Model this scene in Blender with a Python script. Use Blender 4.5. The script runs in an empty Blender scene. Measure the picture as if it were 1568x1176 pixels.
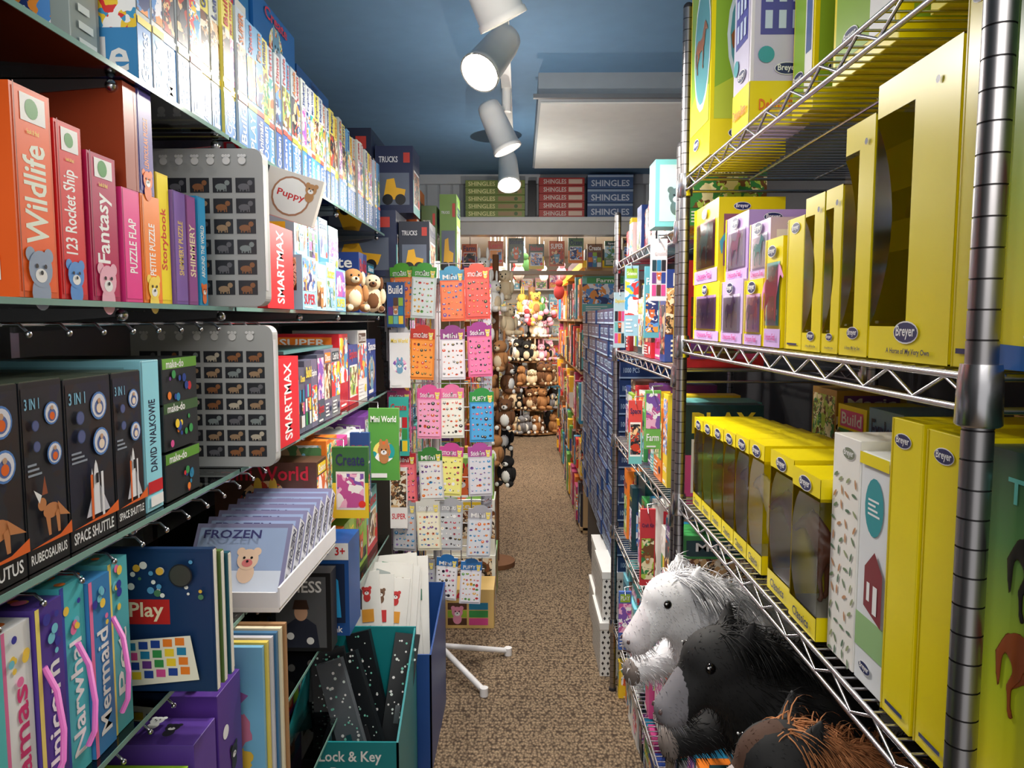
import bpy, math, random
from mathutils import Vector, Matrix
R=random.Random(11)
sc=bpy.context.scene
try: sc.view_settings.view_transform='Standard'
except Exception: pass
# ------------------------------------------------------------ materials
MC={}
def lin(c):
    o=[]
    for v in c:
        v/=255.
        o.append(v/12.92 if v<=.04045 else ((v+.055)/1.055)**2.4)
    return (*o,1)
def newmat(key):
    m=bpy.data.materials.new(str(key)); m.use_nodes=True
    return m,m.node_tree.nodes,m.node_tree.links,m.node_tree.nodes['Principled BSDF']
def pm(c,rough=.36,metal=0.,var=.06,coat=0.,name=None):
    k=('p',tuple(c),rough,metal,var)
    if k in MC: return MC[k]
    m,n,l,p=newmat(name or 'print_%d_%d_%d'%tuple(c))
    p.inputs['Roughness'].default_value=rough; p.inputs['Metallic'].default_value=metal
    t=n.new('ShaderNodeTexNoise'); t.inputs['Scale'].default_value=14
    tc=n.new('ShaderNodeTexCoord'); l.new(tc.outputs['Object'],t.inputs['Vector'])
    mr=n.new('ShaderNodeMapRange'); mr.inputs['To Min'].default_value=1-var*1.5; mr.inputs['To Max'].default_value=1+var
    l.new(t.outputs['Fac'],mr.inputs['Value'])
    vm=n.new('ShaderNodeVectorMath'); vm.operation='SCALE'; vm.inputs[0].default_value=lin(c)[:3]
    l.new(mr.outputs['Result'],vm.inputs['Scale']); l.new(vm.outputs['Vector'],p.inputs['Base Color'])
    MC[k]=m; return m
def art(pal,scale=30,seed=0,rough=.35):
    k=('a',tuple(pal),scale,seed)
    if k in MC: return MC[k]
    m,n,l,p=newmat('printed_artwork')
    p.inputs['Roughness'].default_value=rough
    tc=n.new('ShaderNodeTexCoord'); mp=n.new('ShaderNodeMapping'); mp.inputs['Location'].default_value=(seed*1.3,seed*.7,seed*2.1)
    l.new(tc.outputs['Object'],mp.inputs['Vector'])
    nz=n.new('ShaderNodeTexNoise'); nz.inputs['Scale'].default_value=scale*.8; l.new(mp.outputs['Vector'],nz.inputs['Vector'])
    mx=n.new('ShaderNodeMixRGB'); mx.blend_type='ADD'; mx.inputs['Fac'].default_value=.05
    l.new(mp.outputs['Vector'],mx.inputs['Color1']); l.new(nz.outputs['Color'],mx.inputs['Color2'])
    outs=[]
    for sc_,pp in((scale,pal),(scale*2.7,pal[::-1])):
        v=n.new('ShaderNodeTexVoronoi'); v.inputs['Scale'].default_value=sc_
        sp=n.new('ShaderNodeSeparateColor'); r=n.new('ShaderNodeValToRGB'); r.color_ramp.interpolation='CONSTANT'
        l.new(mx.outputs['Color'],v.inputs['Vector']); l.new(v.outputs['Color'],sp.inputs['Color']); l.new(sp.outputs[0],r.inputs['Fac'])
        e=r.color_ramp.elements
        while len(e)<len(pp): e.new(.5)
        for i,c in enumerate(pp):
            e[i].position=i/len(pp); e[i].color=lin(c)
        outs.append(r)
    n2=n.new('ShaderNodeTexNoise'); n2.inputs['Scale'].default_value=scale*.6; l.new(mp.outputs['Vector'],n2.inputs['Vector'])
    gt=n.new('ShaderNodeMath'); gt.operation='GREATER_THAN'; gt.inputs[1].default_value=.55; l.new(n2.outputs['Fac'],gt.inputs[0])
    m3=n.new('ShaderNodeMixRGB'); l.new(gt.outputs[0],m3.inputs['Fac']); l.new(outs[0].outputs['Color'],m3.inputs['Color1']); l.new(outs[1].outputs['Color'],m3.inputs['Color2'])
    l.new(m3.outputs['Color'],p.inputs['Base Color'])
    MC[k]=m; return m
def clear(key,tint,gl=.12,rough=.03):
    k=('c',key)
    if k in MC: return MC[k]
    m,n,l,p=newmat(key); n.remove(p); o=n['Material Output']
    t=n.new('ShaderNodeBsdfTransparent'); t.inputs['Color'].default_value=tint
    g=n.new('ShaderNodeBsdfGlossy'); g.inputs['Roughness'].default_value=rough
    fr=n.new('ShaderNodeFresnel'); fr.inputs['IOR'].default_value=1.45
    ad=n.new('ShaderNodeMath'); ad.operation='ADD'; ad.inputs[1].default_value=gl
    mx=n.new('ShaderNodeMixShader'); l.new(fr.outputs[0],ad.inputs[0]); l.new(ad.outputs[0],mx.inputs['Fac'])
    l.new(t.outputs[0],mx.inputs[1]); l.new(g.outputs[0],mx.inputs[2]); l.new(mx.outputs[0],o.inputs['Surface'])
    MC[k]=m; return m
def emis(key,c,s):
    k=('e',key)
    if k in MC: return MC[k]
    m,n,l,p=newmat(key); p.inputs['Emission Color'].default_value=(*c,1); p.inputs['Emission Strength'].default_value=s
    MC[k]=m; return m
GLASS=clear('shelf_glass',(.90,.95,.93,1),.04); PLAS=clear('clear_plastic',(.97,.97,.98,1),.05,.08)
GEDGE=pm((120,160,150),.15,name='glass_edge')
CHROME=pm((200,200,205),.25,1.,.05,name='chrome'); DCHR=pm((160,158,161),.33,1.,.05,name='worn_chrome'); GROOVE=pm((60,58,60),.5,1.,.05,name='post_groove')
WHITE=pm((240,240,240)); BLACK=pm((22,22,26)); YEL=pm((240,220,4),.3); NAVY=pm((24,38,92)); RED=pm((205,30,38))
DARK=pm((40,40,46),.6)
# ------------------------------------------------------------ builder
class B:
    def __init__(s,name):
        s.name=name; s.v=[]; s.f=[]; s.mi=[]; s.sm=[]; s.mats=[]; s.M=Matrix.Identity(4)
    def m(s,mat):
        if mat not in s.mats: s.mats.append(mat)
        return s.mats.index(mat)
    def add(s,vs,fs,mat,smooth=False):
        o=len(s.v); M=s.M; i=s.m(mat)
        s.v.extend([tuple(M@Vector(p)) for p in vs])
        for f in fs:
            s.f.append([o+a for a in f]); s.mi.append(i); s.sm.append(smooth)
    def poly(s,pts,mat): s.add(pts,[list(range(len(pts)))],mat)
    def box(s,a,b,mat):
        x0,y0,z0=a; x1,y1,z1=b
        s.add([(x0,y0,z0),(x1,y0,z0),(x1,y1,z0),(x0,y1,z0),(x0,y0,z1),(x1,y0,z1),(x1,y1,z1),(x0,y1,z1)],
          [(0,3,2,1),(4,5,6,7),(0,1,5,4),(1,2,6,5),(2,3,7,6),(3,0,4,7)],mat)
    def tube(s,pts,r,mat,n=6,caps=True,smooth=True):
        pts=[Vector(p) for p in pts]; rs=r if isinstance(r,(list,tuple)) else [r]*len(pts)
        vs=[];fs=[]
        for i,p in enumerate(pts):
            d=(pts[min(i+1,len(pts)-1)]-pts[max(i-1,0)]).normalized()
            a=d.orthogonal().normalized() if i==0 else (pa-d*pa.dot(d)).normalized()
            pa=a; b=d.cross(a)
            for k in range(n):
                t=2*math.pi*k/n; vs.append(p+(a*math.cos(t)+b*math.sin(t))*rs[i])
        for i in range(len(pts)-1):
            for k in range(n):
                fs.append((i*n+k,i*n+(k+1)%n,(i+1)*n+(k+1)%n,(i+1)*n+k))
        s.add(vs,fs,mat,smooth)
        if caps:
            s.add(vs[:n],[list(range(n))[::-1]],mat); s.add(vs[-n:],[list(range(n))],mat)
    def sph(s,c,r,mat,n=12,m=8,rot=None):
        if not isinstance(r,(list,tuple)): r=(r,r,r)
        vs=[];fs=[]
        for i in range(m+1):
            ph=math.pi*i/m
            for k in range(n):
                t=2*math.pi*k/n
                p=Vector((r[0]*math.sin(ph)*math.cos(t),r[1]*math.sin(ph)*math.sin(t),r[2]*math.cos(ph)))
                if rot: p=rot@p
                vs.append(p+Vector(c))
        for i in range(m):
            for k in range(n):
                fs.append((i*n+k,(i+1)*n+k,(i+1)*n+(k+1)%n,i*n+(k+1)%n))
        s.add(vs,fs,mat,True)
    def cap(s,p0,r0,p1,r1,mat=None,n=12):
        mat=mat or WHITE
        s.tube([p0,p1],[r0,r1],mat,n); s.sph(p0,r0,mat,n,8); s.sph(p1,r1,mat,n,8)
    def done(s,bevel=0):
        me=bpy.data.meshes.new(s.name); me.from_pydata(s.v,[],s.f)
        for m in s.mats: me.materials.append(m)
        me.polygons.foreach_set('material_index',s.mi); me.polygons.foreach_set('use_smooth',s.sm); me.update()
        ob=bpy.data.objects.new(s.name,me); sc.collection.objects.link(ob)
        if bevel:
            bv=ob.modifiers.new('bevel','BEVEL'); bv.width=bevel; bv.segments=2; bv.limit_method='ANGLE'
        return ob
TX={}
def textmesh(s):
    if s in TX: return TX[s]
    cu=bpy.data.curves.new('t','FONT'); cu.body=s; cu.resolution_u=2; cu.offset=.018
    ob=bpy.data.objects.new('t',cu); sc.collection.objects.link(ob)
    dg=bpy.context.evaluated_depsgraph_get(); dg.update()
    me=bpy.data.meshes.new_from_object(ob.evaluated_get(dg))
    v=[tuple(p.co) for p in me.vertices]; f=[tuple(p.vertices) for p in me.polygons]
    bpy.data.objects.remove(ob); bpy.data.curves.remove(cu); bpy.data.meshes.remove(me)
    x0=min(p[0] for p in v);x1=max(p[0] for p in v);y0=min(p[1] for p in v);y1=max(p[1] for p in v)
    v=[(p[0]-(x0+x1)/2,p[1]-(y0+y1)/2) for p in v]
    TX[s]=(v,f,x1-x0,y1-y0); return TX[s]
class F:
    """a printed face: origin, unit axes, size; drawing in fractions"""
    def __init__(s,b,O,U,V,w,h):
        s.b=b;s.O=Vector(O);s.U=Vector(U);s.V=Vector(V);s.N=s.U.cross(s.V);s.w=w;s.h=h;s.l=.0006
    def P(s,u,v): return s.O+s.U*u*s.w+s.V*v*s.h+s.N*s.l
    def up(s): s.l+=.00025
    def rect(s,u0,v0,u1,v1,mat):
        s.b.poly([s.P(u0,v0),s.P(u1,v0),s.P(u1,v1),s.P(u0,v1)],mat); s.up()
    def poly(s,pts,mat): s.b.poly([s.P(*p) for p in pts],mat); s.up()
    def circ(s,u,v,r,mat,ry=None,n=18):
        ry=ry or r; c=s.P(u,v)
        s.b.poly([c+s.U*r*math.cos(2*math.pi*k/n)+s.V*ry*math.sin(2*math.pi*k/n) for k in range(n)],mat); s.up()
    def text(s,t,u0,v0,u1,v1,mat,rot=False,stretch=1.6):
        v,f,tw,th=textmesh(t); W=(u1-u0)*s.w;H=(v1-v0)*s.h
        if rot: W,H=H,W
        sx=W/tw; sy=H/th; k=min(sx,sy); sx=min(sx,k*stretch); sy=min(sy,k*stretch)
        c=s.P((u0+u1)/2,(v0+v1)/2)
        if rot: vs=[c+s.V*p[0]*sx-s.U*p[1]*sy for p in v]
        else: vs=[c+s.U*p[0]*sx+s.V*p[1]*sy for p in v]
        s.b.add(vs,f,mat); s.up()
    def logo(s,u,v,w,t='Breyer',m1=None):
        s.circ(u,v,w/2,WHITE,w*.24); s.circ(u,v,w*.47,m1 or NAVY,w*.21)
        s.text(t,u-w*.38/s.w,v-w*.15/s.h,u+w*.38/s.w,v+w*.15/s.h,WHITE)
    def horse(s,u,v,h,mat,flip=False):
        HV,HF=HORSE; c=s.P(u,v); sg=-1 if flip else 1
        vs=[c+s.U*p[0]*h*sg+s.V*p[2]*h+s.N*(p[1]*.004) for p in HV]
        fs=[f[::-1] for f in HF] if flip else HF
        s.b.add(vs,fs,mat,True); s.up()
    def lines(s,u0,v0,u1,v1,n,mat):
        for i in range(n):
            a=v0+(v1-v0)*(i+.2)/n; b=v0+(v1-v0)*(i+.65)/n; e=u1-(u1-u0)*((i*37)%5)*.09
            s.b.poly([s.P(u0,a),s.P(e,a),s.P(e,b),s.P(u0,b)],mat)
        s.up()
    def critter(s,u,v,r,mat,m2=None,long=False):
        if long: 
            for k in(-1,1): s.circ(u+k*r*.5/s.w,v+r*1.2/s.h,r*.28,mat,r*.7)
        else:
            for k in(-1,1): s.circ(u+k*r*.75/s.w,v+r*.75/s.h,r*.4,mat)
        s.circ(u,v-r*1.3/s.h,r*.8,mat,r*.95); s.circ(u,v,r,mat); s.circ(u,v-r*.35/s.h,r*.5,m2 or WHITE,r*.38)
        s.l+=.0002
        for k in(-1,1): s.circ(u+k*r*.35/s.w,v+r*.15/s.h,r*.13,BLACK,n=8)
        s.circ(u,v-r*.2/s.h,r*.13,BLACK,n=8)
def left_face(b,x,y0,y1,z0,z1): return F(b,(x,y0,z0),(0,1,0),(0,0,1),y1-y0,z1-z0)     # faces +x
def right_face(b,x,y0,y1,z0,z1): return F(b,(x,y1,z0),(0,-1,0),(0,0,1),y1-y0,z1-z0)   # faces -x
def cam_face(b,y,x0,x1,z0,z1): return F(b,(x0,y,z0),(1,0,0),(0,0,1),x1-x0,z1-z0)     # faces -y
def blend(build,voxel,smooth=6):
    b=B('tmp'); build(b); ob=b.done()
    r=ob.modifiers.new('r','REMESH'); r.mode='VOXEL'; r.voxel_size=voxel
    q=ob.modifiers.new('s','SMOOTH'); q.iterations=smooth; q.factor=.6
    dg=bpy.context.evaluated_depsgraph_get(); dg.update()
    me=bpy.data.meshes.new_from_object(ob.evaluated_get(dg))
    v=[tuple(p.co) for p in me.vertices]; f=[tuple(p.vertices) for p in me.polygons]
    om=ob.data; bpy.data.objects.remove(ob); bpy.data.meshes.remove(om); bpy.data.meshes.remove(me)
    return v,f
def hb(b):
    b.sph((.22,0,.67),(.19,.13,.18),WHITE);b.sph((0,0,.66),(.3,.135,.16),WHITE);b.sph((-.25,0,.69),(.19,.14,.18),WHITE)
    b.cap((.3,0,.75),.13,(.46,0,1.0),.075);b.cap((.48,0,1.04),.075,(.66,0,.88),.045)
    for y in(-.04,.04): b.cap((.45,y,1.1),.03,(.45,y*1.1,1.18),.012)
    for y in(-.08,.08):
        b.cap((.25,y,.6),.075,(.27+y*.3,y,.33),.042);b.cap((.27+y*.3,y,.33),.042,(.25,y,.08),.03);b.cap((.25,y,.08),.035,(.27,y,.03),.042)
        b.cap((-.26,y,.62),.11,(-.22-y*.4,y,.46),.065);b.cap((-.22-y*.4,y,.46),.06,(-.36,y,.3),.04);b.cap((-.36,y,.3),.04,(-.34,y,.08),.03);b.cap((-.34,y,.08),.035,(-.32,y,.03),.042)
    b.cap((-.42,0,.78),.035,(-.53,0,.55),.06);b.cap((-.53,0,.55),.06,(-.52,0,.25),.03)
    b.cap((.2,0,.88),.03,(.4,0,1.1),.045)
HORSE=blend(hb,.028,3)
PALS=[[(230,60,60),(250,210,60),(255,255,255),(70,160,210)],[(60,140,80),(180,210,90),(250,240,200),(120,80,50)],
      [(40,60,120),(90,150,220),(240,240,250),(240,150,60)],[(200,90,160),(250,190,220),(255,255,255),(130,90,180)],
      [(30,30,40),(190,60,40),(240,200,150),(90,90,100)],[(40,160,160),(250,230,120),(230,110,60),(255,255,255)],
      [(120,70,40),(210,170,120),(60,50,40),(240,230,210)],[(130,190,220),(220,235,240),(90,140,90),(200,170,130)]]
COLS=[(200,40,50),(240,130,40),(245,210,50),(60,150,80),(40,130,170),(40,70,150),(110,60,140),(220,80,150),(240,240,235),(30,34,44),(110,190,190),(150,190,60),(90,60,45),(225,225,225),(20,60,70)]
WORDS=['Puzzle','PLAY','Magic','Games','Craft Kit','SUPER','Build','Animals','Explore','Science','Stickers','Create','Fun','Learn','Ocean','Farm','Space','Dinos','Colors','Mini World']
def cover(f,base=None,s=None):
    s=s if s is not None else R.randrange(999); q=random.Random(s)
    pal=q.choice(PALS); am=art(pal,q.choice([26,40,60]),s%9); tc=pm(q.choice([(255,255,255),(250,220,60),(30,40,90),(210,40,60)]))
    cc=pm(q.choice([(190,130,80),(240,200,80),(230,110,60),(120,170,200),(230,150,180),(130,130,140)])); mn=min(f.w,f.h)
    st=q.randrange(6)
    if st==0: f.rect(.08,.08,.92,.62,am); f.text(q.choice(WORDS),.1,.68,.9,.9,tc); f.critter(.5,.36,mn*.17,cc)
    elif st==1: f.rect(.0,.3,1,.8,am); f.rect(.1,.82,.9,.96,pm(q.choice(COLS))); f.text(q.choice(WORDS),.15,.84,.85,.94,WHITE); f.circ(.8,.15,mn*.1,tc); f.lines(.08,.05,.6,.26,4,WHITE)
    elif st==2:
        f.circ(.5,.4,mn*.36,am); f.critter(.5,.42,mn*.2,cc,long=True); f.text(q.choice(WORDS),.08,.76,.92,.95,tc); f.rect(.08,.04,.6,.1,WHITE)
    elif st==3: f.rect(.05,.35,.95,.95,am); f.text(q.choice(WORDS),.1,.1,.9,.3,tc); f.lines(.1,.02,.7,.08,1,WHITE)
    elif st==4:
        for i in range(3):
            for j in range(3): f.rect(.08+.29*i,.08+.2*j,.34+.29*i,.26+.2*j,pm(q.choice(COLS))); f.l-=.00025
        f.l+=.0005; f.critter(.5,.42,mn*.14,cc); f.text(q.choice(WORDS),.1,.74,.9,.93,tc)
    else:
        f.rect(.0,.0,1,.5,pm(q.choice(COLS))); f.rect(.1,.12,.9,.66,WHITE); f.rect(.13,.15,.87,.63,am); f.text(q.choice(WORDS),.1,.72,.9,.93,tc); f.circ(.82,.2,mn*.1,pm((240,60,50)))
def gbox(b,x0,x1,y0,y1,z0,z1,side,col=None,s=None):
    c=col or R.choice(COLS); b.box((x0,y0,z0),(x1,y1,z1),pm(c))
    s=s if s is not None else R.randrange(999)
    if side=='L': cover(left_face(b,x1,y0,y1,z0,z1),c,s)
    if side=='R': cover(right_face(b,x0,y0,y1,z0,z1),c,s)
    cover(cam_face(b,y0,x0,x1,z0,z1),c,s+1)
# ------------------------------------------------------------ room
def carpet():
    m,n,l,p=newmat('loop_carpet'); p.inputs['Roughness'].default_value=.95
    tc=n.new('ShaderNodeTexCoord')
    v=n.new('ShaderNodeTexVoronoi'); v.inputs['Scale'].default_value=115; mp=n.new('ShaderNodeMapping'); mp.inputs['Scale'].default_value=(1,.65,1)
    l.new(tc.outputs['Object'],mp.inputs['Vector']); l.new(mp.outputs['Vector'],v.inputs['Vector'])
    w=n.new('ShaderNodeTexWave'); w.inputs['Scale'].default_value=20; w.inputs['Distortion'].default_value=1.2; w.bands_direction='Y'; l.new(mp.outputs['Vector'],w.inputs['Vector'])
    z=n.new('ShaderNodeTexNoise'); z.inputs['Scale'].default_value=2.0; z.inputs['Detail'].default_value=6; l.new(tc.outputs['Object'],z.inputs['Vector'])
    r=n.new('ShaderNodeValToRGB'); r.color_ramp.elements[0].color=lin((190,164,132)); r.color_ramp.elements[1].color=lin((82,64,48)); r.color_ramp.elements[0].position=.1;r.color_ramp.elements[1].position=.8
    l.new(v.outputs['Distance'],r.inputs['Fac'])
    m1=n.new('ShaderNodeMixRGB'); m1.blend_type='MULTIPLY'; m1.inputs['Fac'].default_value=.3; l.new(r.outputs['Color'],m1.inputs['Color1']); l.new(w.outputs['Color'],m1.inputs['Color2'])
    m2=n.new('ShaderNodeMixRGB'); m2.blend_type='MULTIPLY'; m2.inputs['Fac'].default_value=.45; l.new(m1.outputs['Color'],m2.inputs['Color1']); l.new(z.outputs['Fac'],m2.inputs['Color2'])
    l.new(m2.outputs['Color'],p.inputs['Base Color'])
    bp=n.new('ShaderNodeBump'); bp.inputs['Strength'].default_value=.9; bp.inputs['Distance'].default_value=.004; bp.invert=True
    l.new(v.outputs['Distance'],bp.inputs['Height']); l.new(bp.outputs['Normal'],p.inputs['Normal'])
    return m
CEIL=2.5
def slab(name,a,b_,mat):
    b=B(name); b.box(a,b_,mat); return b.done()
slab('floor',(-1.6,-1.2,-.05),(2.2,12,0),carpet())
BLUE=pm((106,146,182),.7,name='blue_ceiling_paint')
slab('ceiling',(-1.6,-1.2,CEIL),(2.2,5.0,CEIL+.05),BLUE)
slab('ceiling_far_room',(-1.6,5.0,CEIL),(2.2,12,CEIL+.05),pm((225,222,214),.8))
WD=pm((60,60,64),.7,name='dark_wall')
slab('wall_left',(-1.65,-1.2,0),(-1.0,5.0,CEIL),WD)
slab('wall_right',(.98,-1.2,0),(1.05,5.0,CEIL),WD)
FW=pm((225,220,208),.7)
slab('wall_left_far',(-1.65,5.1,0),(-1.55,12,CEIL),FW); slab('wall_right_far',(2.1,5.1,0),(2.2,12,CEIL),FW)
slab('wall_rear',(-1.6,11.6,0),(2.2,11.7,CEIL),FW)
b=B('wall_header'); gw=pm((176,182,188),.6)
b.box((-1.6,5.0,2.14),(2.2,5.1,CEIL),gw); b.box((-1.6,5.0,0),(-.62,5.1,2.14),gw); b.box((.8,5.0,0),(2.2,5.1,2.14),gw)
for i in range(44):
    x=-1.55+i*.085; b.box((x,4.99,2.22),(x+.07,5.0,CEIL-.05),pm((196,202,208),.6))
b.done()
b=B('trim_ledge'); b.box((-1.0,4.8,2.18),(.98,4.99,2.205),pm((225,228,228))); b.box((-1.0,4.86,2.1),(.98,4.99,2.18),pm((205,206,204))); b.box((-1.0,4.95,CEIL-.06),(.98,4.99,CEIL),pm((210,214,218))); b.done()
b=B('ceiling_access_panel'); b.box((.07,2.95,CEIL-.1),(.95,4.25,CEIL),pm((150,160,168),.6)); b.box((.05,2.93,CEIL-.1),(.97,2.95,CEIL-.085),pm((110,115,120)));b.box((.08,2.99,CEIL-.106),(.94,4.23,CEIL-.1),pm((224,226,222),.6)); b.done()
# track lights
SPOTS=[(-.08,1.72,(.5,.35,-1),6,False),(-.075,2.2,(-.42,-.62,-.75),30,True),(-.09,3.0,(.45,-.05,-1),10,False),(-.06,3.85,(.05,-.55,-.9),24,True)]
b=B('track_lighting'); tw=pm((236,234,230),.4)
b.box((-.075,1.2,CEIL-.03),(-.035,4.6,CEIL),tw)
for x,y,d,em,fr_ in SPOTS:
    top=Vector((-.055,y+.05,CEIL-.03)); c=Vector((x,y,CEIL-.19)); d=Vector(d).normalized()
    b.tube([top,top-Vector((0,0,.09))],.02,tw,10); b.tube([top-Vector((0,0,.06)),c-d*.03],.011,tw,8)
    b.tube([c-d*.1,c-d*.098,c-d*.09,c-d*.06,c+d*.085,c+d*.086,c+d*.1],[.001,.036,.043,.048,.055,.058,.059],tw,28,False)
    b.tube([c+d*.1,c+d*.04],[.055,.04],pm((200,198,194)),28,False)
    q=.086 if fr_ else .055
    b.tube([c+d*q,c+d*(q+.001)],.051 if fr_ else .044,emis('lamp_lens_%d'%em,(1,.95,.85),em),24)
    L=bpy.data.lights.new('track_spot','SPOT'); L.energy=50; L.spot_size=2.6; L.spot_blend=.9; L.shadow_soft_size=.05; L.color=(1,.93,.84)
    lo=bpy.data.objects.new('track_spot_lamp',L); sc.collection.objects.link(lo); lo.location=c+d*.12; dd=Vector((d.x*.5,d.y*.5,-1)); lo.rotation_euler=dd.to_track_quat('-Z','Y').to_euler()
b.done()
# ------------------------------------------------------------ wire shelving right
def wire_unit(name,x0,x1,y0,y1,levels,top):
    b=B(name)
    for x in(x0,x1):
        for y in(y0,y1):
            z=.01
            while z<top:
                b.tube([(x,y,z),(x,y,z+.0238)],.0127,DCHR,16,False); b.tube([(x,y,z+.0238),(x,y,z+.0254)],.0120,GROOVE,16,False); z+=.0254
            b.tube([(x,y,0),(x,y,.012)],.016,DARK,12); b.sph((x,y,z),.0125,DARK,10,6)
    for z in levels:
        for x in(x0,x1):
            b.tube([(x,y0,z-.004),(x,y1,z-.004)],.0036,CHROME); b.tube([(x,y0,z-.032),(x,y1,z-.032)],.0036,CHROME)
            n=int((y1-y0)/.052); zz=[]
            for i in range(n+1):
                zz.append((x,y0+(y1-y0)*i/n,(z-.006) if i%2 else (z-.030)))
            b.tube(zz,.0022,CHROME,5)
            for y in(y0,y1):
                b.tube([(x,y,z-.045),(x,y,z-.043),(x,y,z-.004),(x,y,z+.008)],[.0165,.0185,.0175,.0160],CHROME,16)
        for y in(y0,y1):
            b.tube([(x0,y,z-.004),(x1,y,z-.004)],.0035,CHROME); b.tube([(x0,y,z-.032),(x1,y,z-.032)],.0035,CHROME)
        n=int((y1-y0)/.026)
        for i in range(1,n):
            y=y0+(y1-y0)*i/n; b.tube([(x0,y,z-.0015),(x1,y,z-.0015)],.0018,CHROME,5)
        for k in(.33,.66):
            x=x0+(x1-x0)*k; b.tube([(x,y0,z-.0055),(x,y1,z-.0055)],.003,CHROME,5)
    return b.done()
XR=.39; XF=.405; PZ=.775
wire_unit('wire_shelving_unit',XR,.85,.63,1.79,[.3,PZ,1.12,1.505,1.885],2.25)
wire_unit('wire_shelving_unit',XR,.85,1.83,3.0,[.3,.70,1.08,1.43,1.78],1.95)
# ------------------------------------------------------------ glass shelving left
XL=-.55; TZ=1.89
b=B('glass_display_shelving')
LV=[.38,.67,.98,1.265,1.575,TZ]
for z in LV:
    for (ya,yb) in((.35,1.4),(1.41,2.3),(2.31,2.98)):
        b.box((-.95,ya,z-.008),(XL+.01,yb,z-.0005),GLASS); b.box((XL+.01,ya,z-.008),(XL+.0115,yb,z-.0005),GEDGE)
for y in(.4,1.05,1.4,1.9,2.3,2.95):
    b.box((-.985,y-.012,.0),(-.96,y+.012,2.2),DCHR)
    for z in LV:
        b.add([(-.96,y-.003,z-.009),(-.96,y+.003,z-.009),(XL-.02,y+.003,z-.009),(XL-.02,y-.003,z-.009),(-.96,y-.003,z-.05),(-.96,y+.003,z-.05),(XL-.02,y+.003,z-.02),(XL-.02,y-.003,z-.02)],[(0,1,2,3),(4,7,6,5),(0,4,5,1),(1,5,6,2),(2,6,7,3),(3,7,4,0)],DCHR)
        b.sph((XL-.015,y,z-.018),.009,CHROME,8,6)
for z in LV[2:5]:
    b.tube([(XL-.03,.4,z-.03),(XL-.03,2.95,z-.03)],.003,CHROME)
    y=.75
    while y<1.6:
        b.tube([(XL-.03,y,z-.03),(XL-.01,y,z-.03),(XL+.0,y,z-.04)],.0022,CHROME,5); b.sph((XL,y,z-.041),.0042,CHROME,8,6); y+=.075
b.box((-.995,.1,.0),(-.985,3.0,2.3),pm((72,80,82),.5))
b.done()
# ---- top row: puzzle boxes
b=B('boxed_puzzle_row'); y=1.10; z=TZ+.0005
while y<2.93:
    t=R.uniform(.034,.052); h=.262+R.uniform(-.006,.006)
    base=R.choice([(215,220,226),(205,212,216),(190,205,222),(212,218,212),(236,222,100),(210,216,222),(110,170,215),(180,190,195)]); x1=XL+R.uniform(-.006,.004)
    b.box((-.8,y,z),(x1,y+t-.0015,z+h),pm(base)); f=left_face(b,x1,y,y+t-.0015,z,z+h)
    f.rect(0,0,1,.3+R.uniform(0,.06),pm(R.choice([(40,120,200),(50,130,205),(30,90,170),(60,150,210)])))
    f.rect(.04,.40,.96,.74,art(R.choice(PALS),R.choice([40,55]),R.randrange(8)))
    f.text(R.choice(WORDS),.2,.03,.8,.3,WHITE,True); f.text(R.choice(WORDS),.25,.76,.75,.98,pm(R.choice([(30,60,140),(200,40,50),(220,120,30)])),True)
    f.rect(0,.33,1,.37,pm(R.choice([(245,215,60),(240,240,240),(230,80,60)])))
    if y<1.13:
        g=cam_face(b,y,-.8,x1,z,z+h); g.rect(0,0,1,1,pm((60,140,200))); g.rect(.05,.3,1,.95,art(PALS[0],40,3)); g.text('Puzzle',.3,.06,.95,.25,WHITE)
    y+=t
b.done()
b=B('boxed_puzzle_stack')
for x0,x1,y0,y1,z0,z1,c in((-.9,-.64,.78,.93,z,2.04,(22,120,122)),(-.93,-.68,.94,1.0,z,2.12,(24,80,86)),(-.86,-.6,1.02,1.09,z,2.16,(150,162,160)),(-.93,-.62,.62,.76,z,2.07,(20,120,122))):
    b.box((x0,y0,z0),(x1,y1,z1),pm(c)); f=cam_face(b,y0,x0,x1,z0,z1); f.rect(.5,.2,.9,.8,art(PALS[2],50,2)); f.text('1:1',.1,.2,.4,.6,WHITE)
    f=left_face(b,x1,y0,y1,z0,z1); f.circ(.5,.6,.03,pm((215,225,220))); f.critter(.5,.62,.014,pm((40,90,90))); f.lines(.2,.1,.8,.35,3,pm((220,230,230)))
b.done(.0015)
b=B('toy_truck_boxes')
for x0,x1,y0,y1,z0,z1,c in((-.9,-.62,1.5,1.75,2.17,2.29,(40,120,180)),(-.9,-.62,1.78,2.1,2.17,2.32,(30,100,170)),(-.88,-.64,1.5,1.74,2.2905,2.42,(50,130,190)),(-.9,-.63,2.15,2.5,2.17,2.27,(30,80,140))):
    gbox(b,x0,x1,y0,y1,z0,z1,'L',c)
b.done(.0015)
b=B('construction_toy_boxes')
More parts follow.
